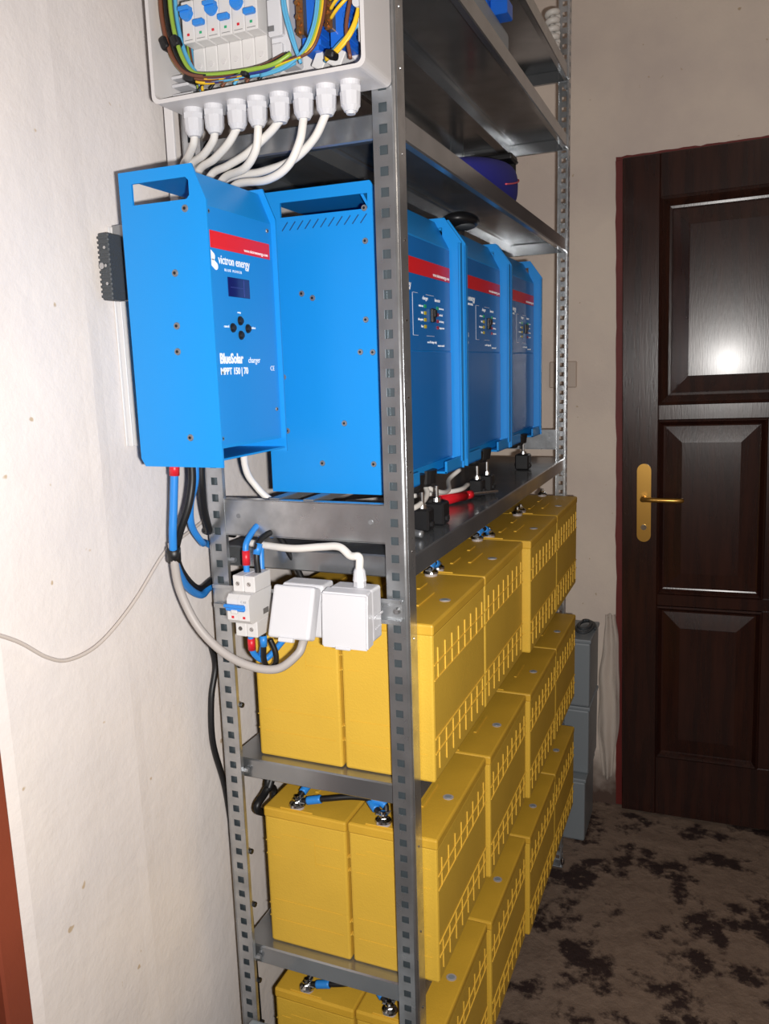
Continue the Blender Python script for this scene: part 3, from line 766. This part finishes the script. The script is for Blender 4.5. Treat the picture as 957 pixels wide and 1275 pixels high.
for k, x in enumerate(gl):
    bm = bmesh.new(); cyl(bm, (x, GY, JZ0+.0005), (x, GY, JZ0-.006), .0125, .0125, 20)
    cyl(bm, (x, GY, JZ0-.006), (x, GY, JZ0-.013), .0135, .0135, 6)
    g = JP(link('cable_gland', bm, white_pl))
    bm = bmesh.new(); cyl(bm, (x, GY, JZ0-.013), (x, GY, JZ0-.028), .0128, .0118, 12); cyl(bm, (x, GY, JZ0-.028), (x, GY, JZ0-.034), .0115, .0080, 16)
    if k == 7: cyl(bm, (x, GY, JZ0-.034), (x, GY, JZ0-.037), .0065, .0055, 14)
    link('gland_nut', bm, white_pl, g, False)
# row of miniature breakers inside
for k in range(6):
    x0 = -.2570+k*.0181; x1 = x0+.0177
    bm = bmesh.new(); bx(bm, x0, x1, -.068, -.012, 1.902, 1.950, .0012); bx(bm, x0, x1, -.048, -.012, 1.868, 1.902, .0012); bx(bm, x0, x1, -.048, -.012, 1.950, 1.985, .0012)
    bx(bm, x0+.002, x1-.002, -.044, -.014, 1.861, 1.868, .0005)
    b = JP(link('breaker_module', bm, offwhite))
    bm = bmesh.new(); zz = 1.9345 if k % 2 == 0 else 1.922
    if k % 2 == 0: cyl(bm, ((x0+x1)/2, -.0672, zz), ((x0+x1)/2, -.0735, zz), .0085, .0075, 16); bx(bm, x0+.001, x1-.001, -.078, -.067, zz+.002, zz+.007, .001)
    else: bx(bm, x0+.001, x1-.001, -.075, -.0675, zz-.004, zz+.003, .0015)
    link('toggle', bm, tog, b)
    bm = bmesh.new(); bx(bm, (x0+x1)/2-.0018, (x0+x1)/2+.0018, -.0686, -.0678, 1.9095, 1.9125, .0003)
    link('status_dot', bm, red_cb if k % 2 == 0 else led_g, b)
    bm = bmesh.new(); bx(bm, x0+.003, x1-.003, -.0684, -.0678, 1.9045, 1.9051); link('printed_line', bm, zinc, b)
    bm = bmesh.new(); cyl(bm, ((x0+x1)/2, -.0478, 1.881), ((x0+x1)/2, -.0492, 1.881), .0036, .0034, 12); link('terminal_screw', bm, boxgrey, b)
bm = bmesh.new(); bx(bm, -.1445, -.118, -.046, -.010, 1.868, 1.985, .002); bx(bm, -.143, -.123, -.056, -.046, 1.895, 1.960, .002); bx(bm, -.140, -.126, -.052, -.040, 1.872, 1.888, .001)
JP(link('relay_module', bm, white_pl))
bm = bmesh.new(); bx(bm, -.141, -.133, -.0575, -.0558, 1.935, 1.955); bx(bm, -.141, -.133, -.0575, -.0558, 1.900, 1.906); JP(link('relay_print', bm, zinc))
# brass neutral bars on blue terminal carriers
for k, x in enumerate((-.100, -.062)):
    bm = bmesh.new(); bx(bm, x-.002, x+.020, -.045, -.008, 1.874, 1.985, .001)
    for j in range(9): bx(bm, x+.016, x+.024, -.047, -.020, 1.879+j*.0115, 1.886+j*.0115, .001)
    b = JP(link('terminal_carrier', bm, tblue))
    bm = bmesh.new(); bx(bm, x-.004, x+.006, -.055, -.044, 1.890, 1.985, .001)
    for j in range(12): cyl(bm, (x-.001 + .0025*(j % 2), -.0548, 1.894+j*.0078), (x-.001 + .0025*(j % 2), -.058, 1.894+j*.0078), .0028, .0028, 8)
    link('brass_bar', bm, brass, b)
bm = bmesh.new()
bx(bm, -.092, -.076, -.036, -.008, 1.856, 1.876, .001, rot=(0, .5, 0)); bx(bm, -.072, -.052, -.036, -.008, 1.856, 1.876, .001, rot=(0, .5, 0))
JP(link('connector_block', bm, offwhite))
bm = bmesh.new()
for z in (1.93, 1.908): cyl(bm, (-.018, -.050, z), (-.018, -.068, z), .006, .006, 14)
bx(bm, -.022, -.013, -.060, -.03, 1.868, 1.90, .002)
JP(link('box_standoff', bm, white_pl))
# wires: bundle on the left going down and right along the bottom
def wire(pts, m, r=.0018): return JP(cable('wire', pts, r, m, n=7, sub=6))
cols = [yel_cb, brown_cb, brown_cb, dblue_cb, yel_cb, black_rb, brown_cb, dblue_cb, gre_cb, lblue_cb]
for k, m_ in enumerate(cols):
    o_ = k*.0024; d_ = (k % 3)*.0038
    wire([(-.2905+o_, -.055-d_, 2.02), (-.2915+o_, -.060-d_, 1.96), (-.2880+o_*1.0, -.062-d_, 1.925), (-.2780+o_*.95, -.064-d_, 1.892), (-.2600+o_*.8, -.066-d_, 1.870-o_*.1), (-.2350+o_*.6, -.068-d_, 1.8545+d_*.6), (-.20+o_, -.066-d_, 1.852+d_*.5), (-.150+o_, -.064-d_, 1.8525+d_*.6), (-.118+o_*.6, -.058-d_, 1.860+d_)], m_, .0028)
for k, m_ in enumerate([gre_cb, brown_cb, lblue_cb, brown_cb, yel_cb]):
    o_ = k*.0030
    wire([(-.262+o_, -.030, 2.02), (-.268+o_, -.034, 1.955), (-.2705+o_, -.038, 1.925), (-.266+o_, -.042, 1.895), (-.256+o_*.6, -.046, 1.868), (-.250+o_*.4, -.048, 1.846)], m_, .0020)
for k, m_ in enumerate([lblue_cb, lblue_cb, gre_cb, yel_cb, brown_cb]):
    o_ = k*.0028
    wire([(-.150, -.066, 1.849+o_*.5), (-.118, -.068, 1.852+o_*.6), (-.092+o_, -.068, 1.865), (-.078+o_, -.064, 1.890), (-.073+o_, -.058, 1.925), (-.073+o_, -.052, 1.98)], m_, .0020)
for k in range(7):
    o_ = k*.0045
    wire([(-.056, -.058, 1.900+k*.010), (-.044, -.066, 1.905+k*.010), (-.030, -.066, 1.915+k*.008), (-.018, -.055, 1.93+k*.008)] if k < 4 else
         [(-.064, -.060, 1.850+o_*.3), (-.045, -.066, 1.853+o_*.4), (-.025, -.066, 1.870+o_*.5), (-.016, -.060, 1.900+o_*.6)], yel_cb if k % 4 != 3 else gre_cb, .0021)
for k, m_ in enumerate([lblue_cb, lblue_cb]):
    wire([(-.108-k*.003, -.060, 1.985), (-.112-k*.003, -.066, 1.93), (-.104-k*.003, -.066, 1.89), (-.096, -.062, 1.856)], m_, .0020)
wire([(-.030, -.064, 1.85), (-.033, -.066, 1.885), (-.024, -.062, 1.93), (-.02, -.05, 1.98)], brown_cb, .0024)
wire([(-.070, -.05, 1.858), (-.048, -.060, 1.868), (-.030, -.06, 1.880), (-.018, -.055, 1.892)], lblue_cb, .0024)
for k in range(6):
    x = -.248+k*.0181
    wire([(x, -.040, 1.866), (x+.002, -.046, 1.860), (x-.004, -.050, 1.851)], [black_rb, black_rb, brown_cb, lblue_cb, brown_cb, black_rb][k], .0020)
for (x, z, s_) in ((-.2475, 1.860, .010), (-.2820, 1.905, .010), (-.168, 1.853, .007), (-.2655, 1.905, .009), (-.052, 1.856, .008)):
    bm = bmesh.new(); bx(bm, x-s_*.8, x+s_*.8, -.076, -.060, z-s_*.5, z+s_*.6, .003, 2, rot=(0, .3 if x > -.255 else 1.2, 0)); JP(link('tape_wrap', bm, black_rb))
# pale mounting strip that drops from the enclosure behind its left end
bm = bmesh.new(); bx(bm, -.3365, -.3225, -.0095, -.0045, 1.60, 1.96, .001)
tag(link('mounting_strip', bm, boxgrey), 'narrow pale vertical strip between the enclosure and the wall', 'strip')

# white cables from the glands down behind the controller
gend = [[(-0.2737, -0.0350, 1.7939), (-0.2922, -0.0200, 1.7854), (-0.3186, 0.0000, 1.7760)],
        [(-0.2436, -0.0350, 1.7932), (-0.2698, -0.0200, 1.7827), (-0.3073, 0.0000, 1.7758)],
        [(-0.2206, -0.0350, 1.7873), (-0.2532, -0.0200, 1.7756), (-0.2919, 0.0000, 1.7688)],
        [(-0.1708, -0.0430, 1.7928), (-0.1775, -0.0400, 1.7722), (-0.2028, -0.0280, 1.7562), (-0.2548, 0.0000, 1.7532)],
        [(-0.1569, -0.0380, 1.7917), (-0.1979, -0.0260, 1.7748), (-0.2370, -0.0120, 1.7673), (-0.2763, 0.0040, 1.7615)],
        [(-0.1095, -0.0480, 1.7734), (-0.1290, -0.0460, 1.7470), (-0.1656, -0.0360, 1.7367), (-0.2339, -0.0060, 1.7416)],
        [(-0.0954, -0.0360, 1.7778), (-0.1336, -0.0260, 1.7584), (-0.1883, -0.0100, 1.7541), (-0.2561, 0.0080, 1.7549)]]
ordn = ['first', 'second', 'third', 'fourth', 'fifth', 'sixth', 'seventh']
for k, g_ in enumerate(gend):
    e = Vector(g_[-1])
    pts = [(gl[k], GY, JZ0-.030)] + g_ + [(e.x-.020, max(e.y, .006)+.004*(k % 3), e.z-.035), (e.x-.020+.004*k-.01, .010+.008*(k % 3), 1.60), (-.262+.004*k, .012+.007*(k % 4), 1.45)]
    if k < 2: pts += [(-.2660, .030, 1.36), (-.2580, .045, 1.325), (-.235, .055, 1.300), (-.20, .07, 1.285)]
    cable('supply_cable', pts, .0052, white_cb, None, 'white cable curving down from the %s gland of the enclosure, counted from the left' % ordn[k], 'cable', 'white cables below the enclosure')

# ---------------------------------------------------------------- DIN rail, breaker, sockets
dr = thing('mounting_rail', 'pale steel mounting rail screwed across both near posts', 'rail', (-.15, -.004, 1.165))
bm = bmesh.new(); bx(bm, -.160, .1425, -.0045, -.0030, -.014, .014, .0003); bx(bm, -.160, .1425, -.0115, -.0030, .012, .0135); bx(bm, -.160, .1425, -.0115, -.0030, -.0135, -.012)
bx(bm, -.160, .1425, -.0125, -.0112, .012, .018, .0003); bx(bm, -.160, .1425, -.0125, -.0112, -.018, -.012, .0003)
bmesh.ops.translate(bm, vec=(0, .006, 0), verts=bm.verts)
link('rail', bm, galv, dr)
bm = bmesh.new(); cyl(bm, (.1345, .0015, .0), (.1345, -.004, 0), .0055, .004, 12); link('screw', bm, chrome, dr)
bk = thing('circuit_breaker', 'two-pole white circuit breaker with blue toggle on the mounting rail', 'circuit breaker', (-.2435, -.0105, 1.165))
bm = bmesh.new()
for k in range(2):
    x0 = -.0005+k*.0181; x1 = x0+.0177
    bx(bm, x0, x1, -.0445, .0, .024, .0475, .0012); bx(bm, x0-.0, x1, -.0445, .0, -.042, -.018, .0012)
    prism(bm, [(0, -.018), (-.056, -.018), (-.062, -.012), (-.062, .018), (-.056, .024), (0, .024)], 'x', x0, x1)
link('body', bm, offwhite, bk)
bm = bmesh.new(); bx(bm, -.0015, .0300, -.0670, -.0615, .0015, .0115, .002); bx(bm, -.0025, .0300, -.0700, -.0640, .0070, .0118, .0015); link('toggle', bm, tog, bk)
bm = bmesh.new(); bx(bm, .009, .019, -.0690, -.062, -.0010, .0045, .001); link('toggle_link', bm, offwhite, bk)
for x in (.008, .0262):
    bm = bmesh.new(); bx(bm, x-.002, x+.002, -.0628, -.0618, -.0095, -.0060, .0003); link('status_dot', bm, red_cb, bk)
    for z in (.036, -.030):
        bm = bmesh.new(); cyl(bm, (x, -.0442, z), (x, -.0455, z), .0034, .0032, 12); bx(bm, x-.0028, x+.0028, -.0462, -.0452, z-.0005, z+.0005, rot=(0, .8, 0)); link('terminal_screw', bm, chrome, bk)
bm = bmesh.new(); bx(bm, .0355, .0360, -.026, -.012, -.012, -.004); link('side_label', bm, mat('label_grey', srgb(110, 108, 106), .5), bk)
text('rating_print', 'C 63', .0045, (.022, -.0621, .0135), '-y', zinc, bk)

s2 = thing('wall_socket', 'white surface socket with closed lid and a cable gland on top', 'socket', (-.0680, -.0115, 1.167))
bm = bmesh.new(); bx(bm, -.0300, .0335, -.033, .0, -.037, .037, .004, 3); link('base', bm, white_pl, s2)
bm = bmesh.new(); prism(bm, [(-.034, .038), (-.052, .035), (-.056, -.041), (-.034, -.039)], 'x', -.0325, .0350); bmesh.ops.bevel(bm, geom=bm.edges[:], offset=.0022, segments=2, affect='EDGES')
lid = link('hinged_lid', bm, white_pl, s2)
bm = bmesh.new(); bx(bm, -.012, .010, -.058, -.050, -.0420, -.038, .001); link('lid_tab', bm, white_pl, lid)
bm = bmesh.new(); bx(bm, .0340, .0362, -.030, -.002, -.003, .0, .0005); bx(bm, .0340, .0352, -.026, -.006, -.020, -.018, .0003); link('side_rib', bm, white_pl, s2)
bm = bmesh.new(); cyl(bm, (.010, -.018, .037), (.010, -.018, .045), .0085, .0085, 6); cyl(bm, (.010, -.018, .045), (.010, -.018, .058), .0095, .0080, 12); cyl(bm, (.010, -.018, .058), (.010, -.018, .062), .008, .006, 14)
link('cable_gland', bm, white_pl, s2, False)
s1 = thing('wall_socket', 'white surface socket with its lid tilted open, beside the breaker', 'socket', (-.1410, -.0115, 1.167))
bm = bmesh.new(); bx(bm, -.0290, .0350, -.034, .0, -.038, .038, .004, 3); link('base', bm, white_pl, s1)
bm = bmesh.new(); bx(bm, -.0300, .0330, -.0565, -.034, -.038, .034, .004, 3)
bmesh.ops.translate(bm, vec=(0, .0, 0), verts=bm.verts)
bmesh.ops.rotate(bm, cent=(0, -.034, .034), matrix=Matrix.Rotation(math.radians(-20), 3, 'X'), verts=bm.verts)
lid = link('hinged_lid', bm, white_pl, s1)
bm = bmesh.new(); bx(bm, -.010, .012, -.062, -.054, -.0425, -.036, .001)
bmesh.ops.rotate(bm, cent=(0, -.034, .034), matrix=Matrix.Rotation(math.radians(-20), 3, 'X'), verts=bm.verts); link('lid_tab', bm, white_pl, lid)

# white cable into the closed socket
cable('socket_cable', [(-0.2524, 0.0120, 1.2444), (-0.2230, 0.0040, 1.2442), (-0.1710, -0.0060, 1.2446), (-0.1229, -0.0120, 1.2510), (-0.0926, -0.0180, 1.2540), (-0.0723, -0.0260, 1.2446), (-.0580, -.0295, 1.2445), (-.0580, -.0295, 1.228)], .0055, white_cb, None,
      'white cable arching from behind the cross brace into the closed socket', 'cable')
# grey cable looping into the open socket
cable('power_cord', [(-0.3046, -0.1050, 1.2666), (-0.3031, -0.1050, 1.2395), (-0.3011, -0.1000, 1.1982), (-0.2808, -0.0950, 1.1484), (-0.2457, -0.0920, 1.1135), (-0.2027, -0.0900, 1.0954), (-0.1614, -0.0850, 1.0938), (-0.1346, -0.0750, 1.1140), (-0.1305, -0.0650, 1.1282), (-.135, -.046, 1.140)], .0060, grey_cb, None,
      'thick grey cord hanging in a loop from the open socket back to the wall', 'cable')
# thin grey cable along the wall
phone = mat('pale_cable_sheath', srgb(196, 186, 178), .5)
cable('phone_cable', [(WX+.009, -.47, 1.275), (WX+.009, -.40, 1.235), (-0.3510, -0.3405, 1.1995), (-0.3510, -0.2967, 1.1637), (-0.3510, -0.2616, 1.1491), (-0.3510, -0.2080, 1.1531), (-0.3510, -0.1405, 1.1858), (-0.3510, -0.0730, 1.2347), (-0.3500, -0.0445, 1.2487), (-0.3510, 0.0188, 1.2641), (WX+.009, .04, 1.27)], .0024, phone, None,
      'thin pale grey cable sagging across the bare white wall', 'cable')
# leads below the controller
def lead(name, pts, r, m, label, cuff=None):
    o = cable(name, pts, r, m, None, label, 'cable', 'leads hanging from the charge controller')
    if cuff:
        bm = bmesh.new(); tube(bm, [Vector(cuff[0]), Vector(cuff[1])], r*1.25, 12); link(cuff[3], bm, cuff[2], o, True)
    return o
zt = 1.392
lead('solar_lead', [(-0.2863, -0.1100, 1.3827), (-0.2881, -0.1100, 1.3633), (-0.2934, -0.1100, 1.3194), (-0.2988, -0.1100, 1.2747), (-0.3056, -0.1000, 1.2381), (-0.3209, -0.0600, 1.1942), (-0.3319, -0.0100, 1.1638), (-.3400, .03, 1.166), (-.336, .09, 1.160), (-.31, .14, 1.17)], .0055, blue_cb,
     'blue lead with red collar, leftmost under the charge controller', ((-0.2867, -0.1100, 1.3784), (-0.2883, -0.1100, 1.3611), red_cb, 'red_collar'))
lead('solar_lead', [(-0.2738, -0.0900, 1.3806), (-0.2751, -0.0900, 1.3499), (-0.2811, -0.0950, 1.3151), (-0.2968, -0.0980, 1.2780), (-0.3111, -0.0900, 1.2446), (-0.3288, -0.0500, 1.2031), (-0.3413, 0.0000, 1.1704), (-.3400, .04, 1.176), (-.336, .10, 1.170), (-.31, .16, 1.18)], .0055, black_rb,
     'black lead bending left to meet the blue one under the controller')
lead('battery_lead', [(-0.2816, -0.0700, 1.3782), (-0.2843, -0.0700, 1.3468), (-0.3024, -0.0600, 1.3129), (-0.3134, -0.0450, 1.2770), (-0.3188, -0.0150, 1.2466), (-.340, .022, 1.238), (-.338, .08, 1.205), (-.325, .14, 1.185)], .0050, blue_cb,
     'blue lead curving right behind the near left post')
lead('battery_lead', [(-0.2865, -0.0500, 1.3758), (-0.2918, -0.0450, 1.3373), (-0.3012, -0.0300, 1.2996), (-0.3107, -0.0080, 1.2651), (-.3400, .03, 1.255), (-.338, .10, 1.235)], .0055, black_rb,
     'black lead next to the near left post under the controller')
bm = bmesh.new(); tube(bm, [(-0.3011, -0.1070, 1.2593), (-0.3060, -0.1010, 1.2406)], .0095, 12); tag(link('tape_wrap', bm, black_rb, None, True), 'black tape binding the leads beside the wall', 'tape')
# leads at the breaker
def blead(pts, r, m, label, cuffs=()):
    o = cable('breaker_lead', pts, r, m, None, label, 'cable', 'leads at the circuit breaker')
    for a, b_, mm, nm in cuffs:
        bm = bmesh.new(); tube(bm, [Vector(a), Vector(b_)], r*1.28, 12); link(nm, bm, mm, o, True)
bx0 = -.2435
blead([(bx0+.008, -.030, 1.2105), (bx0+.008, -.030, 1.236), (bx0+.008, -.024, 1.256), (bx0+.010, .012, 1.275), (bx0+.012, .04, 1.25)], .0045, blue_cb, 'blue lead with red collar entering the breaker top', [((bx0+.008, -.030, 1.222), (bx0+.008, -.029, 1.243), red_cb, 'red_collar')])
blead([(bx0+.027, -.030, 1.2105), (bx0+.026, -.030, 1.236), (bx0+.027, -.022, 1.256), (bx0+.035, .010, 1.262), (bx0+.050, .03, 1.22), (bx0+.062, .04, 1.18)], .0045, black_rb, 'black lead with blue sleeve entering the breaker top', [((bx0+.026, -.030, 1.238), (bx0+.027, -.024, 1.253), blue_cb, 'blue_sleeve')])
blead([(bx0+.018, -.006, 1.205), (bx0+.015, .000, 1.235), (bx0+.010, .012, 1.262)], .0048, blue_cb, 'second blue lead behind the breaker top')
blead([(bx0+.009, -.030, 1.124), (bx0+.008, -.030, 1.105), (bx0+.009, -.024, 1.085), (bx0+.020, -.01, 1.075), (bx0+.05, .006, 1.11)], .0045, blue_cb, 'blue lead with red collar below the breaker', [((bx0+.0085, -.030, 1.112), (bx0+.008, -.029, 1.094), red_cb, 'red_collar')])
blead([(bx0+.018, -.020, 1.124), (bx0+.020, -.018, 1.100), (bx0+.014, -.014, 1.082), (bx0+.008, -.006, 1.080)], .0045, blue_cb, 'short blue lead in the middle below the breaker')
blead([(bx0+.029, -.030, 1.124), (bx0+.029, -.030, 1.105), (bx0+.027, -.028, 1.080), (bx0+.030, -.022, 1.066), (bx0+.040, -.018, 1.072), (bx0+.041, -.018, 1.090), (bx0+.034, -.020, 1.110)], .0042, black_rb, 'black looped lead with blue sleeve below the breaker', [((bx0+.029, -.030, 1.118), (bx0+.029, -.030, 1.102), blue_cb, 'blue_sleeve')])
cable('battery_cable', [(-.21, .03, 1.17), (-.19, .035, 1.180), (-.15, .040, 1.170), (-.10, .05, 1.165), (-.09, .09, 1.165)], .0065, black_rb, None, 'black cable lying above the upper batteries behind the sockets', 'cable')
cable('wall_cable', [(-0.3515, 0.0335, 1.0719), (-0.3510, 0.0412, 1.0287), (-0.3510, 0.0242, 0.9807), (-0.3510, 0.0201, 0.9068), (-0.3510, 0.0446, 0.8168), (-0.3510, 0.0611, 0.7044), (-.351, .09, .60), (-.351, .10, .35), (-.351, .10, .012)], .0050, black_rb, None,
      'black cable hanging down the wall left of the near left post', 'cable')

# ---------------------------------------------------------------- things on the upper shelves
pc = thing('fabric_pouch', 'dark blue fabric pouch with coral piping lying on the shelf over the inverters', 'pouch', (-.075, .64, 1.8125))
def ph(y): return .040+.075*max(0, min(1, (y+.24)/.44))
def pouch_pt(x, y, z):      # unit ball to the wedge-shaped pouch
    yy = y*.235; return Vector((x*.058*(1-.25*y*y), yy, ph(yy)*(.5+.5*z)))
b = bmesh.new(); bmesh.ops.create_uvsphere(b, u_segments=32, v_segments=20, radius=1)
for v in b.verts:
    x, y, z = v.co; f = lambda c: math.copysign(abs(c)**.75, c); v.co = pouch_pt(f(x), f(y), f(z))
bm = bmesh.new(); merge(bm, b); link('shell', bm, navy, pc, True)
bm = bmesh.new(); pts = []
for k in range(9):
    t_ = k/8; y = -.05+.97*t_; z = -.35+.75*t_; r_ = math.sqrt(max(.0, 1-min(.999, abs(y)**2.67+abs(z)**2.67))**.75)
    pts.append(pouch_pt(r_*1.02, y, z)+Vector((.001, 0, 0)))
tube(bm, pts, .0016, 8, 3); link('piping', bm, piping, pc, True)
bm = bmesh.new(); bx(bm, -.135, -.045, .80, .855, 1.925, 1.938, .004, 2); bx(bm, -.125, -.055, .872, .885, 1.8125, 1.938, .003)
bx(bm, -.130, -.050, .85, .885, 1.930, 1.938, .003)
tag(link('bag_stiffener', bm, black_pl), 'black folded board standing behind and over the end of the blue pouch', 'board')
bm = bmesh.new(); cyl(bm, (-.150, .96, 1.8125), (-.150, .96, 1.965), .011, .010, 16); tag(link('black_rod', bm, black_pl, None, True), 'short black rod standing behind the blue pouch', 'rod')
bm = bmesh.new(); cyl(bm, (-.177, .95, 1.8125), (-.177, .95, 1.970), .010, .010, 16); tag(link('red_tube', bm, red, None, True), 'small red tube behind the blue pouch', 'tube')
# black oval device stuck under the shelf above the middle inverter
dv = thing('puck_device', 'black oval device with mesh face under the shelf above the middle inverter', 'device', (-.105, .62, 1.782))
bm = bmesh.new(); ball(bm, (0, 0, -.006), .04, 14, sc=(.9, 1.3, .42)); link('shell', bm, black_pl, dv, True)
bm = bmesh.new(); ball(bm, (.010, -.01, -.018), .022, 10, sc=(1, 1.1, .3)); link('mesh_face', bm, darkgrey, dv, True)
BLK0 = (-0.0138, 0.5895, 2.1185)
# shelf B: blue block, grey case, coil of white cable
bm = bmesh.new(); bx(bm, BLK0[0]-.016, BLK0[0]+.016, BLK0[1]-.022, BLK0[1]+.022, 2.1185, 2.146, .002); bx(bm, BLK0[0]-.030, BLK0[0]-.0165, BLK0[1]-.04, BLK0[1]+.0, 2.1185, 2.165, .002)
tag(link('blue_connector', bm, tblue), 'small blue plastic block on the second shelf from the top', 'block')
bm = bmesh.new(); bx(bm, -.125, -.015, .38, .66, 2.0675, 2.118, .012, 3); tag(link('grey_case', bm, plas_grey), 'rounded grey case beside the small blue block', 'case')
bm = bmesh.new()
for k in range(6):
    tube(bm, [(-.037+.0125*math.cos(a*math.pi/8), 1.2+.0125*math.sin(a*math.pi/8), 2.2405+k*.019+.0007*a) for a in range(17)], .0075, 8, 2)
bmesh.ops.translate(bm, vec=(0, 0, .002), verts=bm.verts)
tag(link('cable_coil', bm, white_cb, None, True), 'white corrugated cable coil on the top shelf at the far post', 'coil')

# ---------------------------------------------------------------- beyond the rack
for k, (z0, z1, dx, y0) in enumerate(((0, .212, -.004, 1.385), (.2125, .436, 0, 1.42), (.4365, .655, 0, 1.42))):
    nm = ['bottom', 'middle', 'top'][k]
    t = thing('plastic_crate', 'blue-grey plastic box beyond the rack, %s one of the stack' % nm, 'box', (-.06, y0, z0), 'blue-grey boxes stacked at the far wall')
    bm = bmesh.new(); h = z1-z0
    bx(bm, -.17+dx, .108+dx, 0, .19, 0, h-.012, .006, 2); link('tub', bm, plas_grey, t)
    bm = bmesh.new(); bx(bm, -.173+dx, .111+dx, -.003, .193, h-.012, h, .003, 2); link('lid', bm, plas_grey, t)
bm = bmesh.new()
tube(bm, [(.02+.030*math.cos(a*.55)*(1-a*.02), 1.51+.075*math.sin(a*.55)*(1-a*.02), .662+.0006*a) for a in range(28)], .0045, 8, 3)
tag(link('wire_coil', bm, darkgrey, None, True), 'coil of dark wire on top of the blue-grey boxes', 'coil')
# crumpled clear plastic sheet hanging at the wall beside the boxes
bm = bmesh.new(); nu, nv = 14, 46; V = {}
for i in range(nu+1):
    for j in range(nv+1):
        u_, v_ = i/nu, j/nv
        z = .10+.58*v_; wdt = .030+.042*math.sin(math.pi*min(1, v_*1.05))+.012*mnoise.noise(Vector((v_*5, 2, 0)))
        x = .083 + (u_-.5)*wdt + .012*mnoise.noise(Vector((v_*3, 9, 0)))
        y = FY-.022+.010*math.sin(u_*9+v_*4)+.006*mnoise.noise(Vector((u_*4, v_*9, 1)))
        V[i, j] = bm.verts.new((x, y, z))
for i in range(nu):
    for j in range(nv): bm.faces.new((V[i, j], V[i+1, j], V[i+1, j+1], V[i, j+1]))
film = mat('clear_film', srgb(235, 225, 215), .18, alpha=.35, spec=.8)
tag(solid(link('plastic_sheet', bm, film, None, True), .0006), 'crumpled clear plastic sheet against the wall between boxes and door', 'plastic sheet')
# grey box at the foot of the near left post
t = thing('grey_floor_box', 'grey metal cabinet with rounded lid on the floor in front of the near left post', 'cabinet', (-.172, -.125, 0.0))
bm = bmesh.new(); bx(bm, -.112, .12, -.12, .105, 0, .436, .006, 2); link('body', bm, plas_grey, t)
bm = bmesh.new(); bx(bm, -.115, .123, -.123, .108, .4365, .4520, .006, 3); link('lid', bm, plas_grey, t)
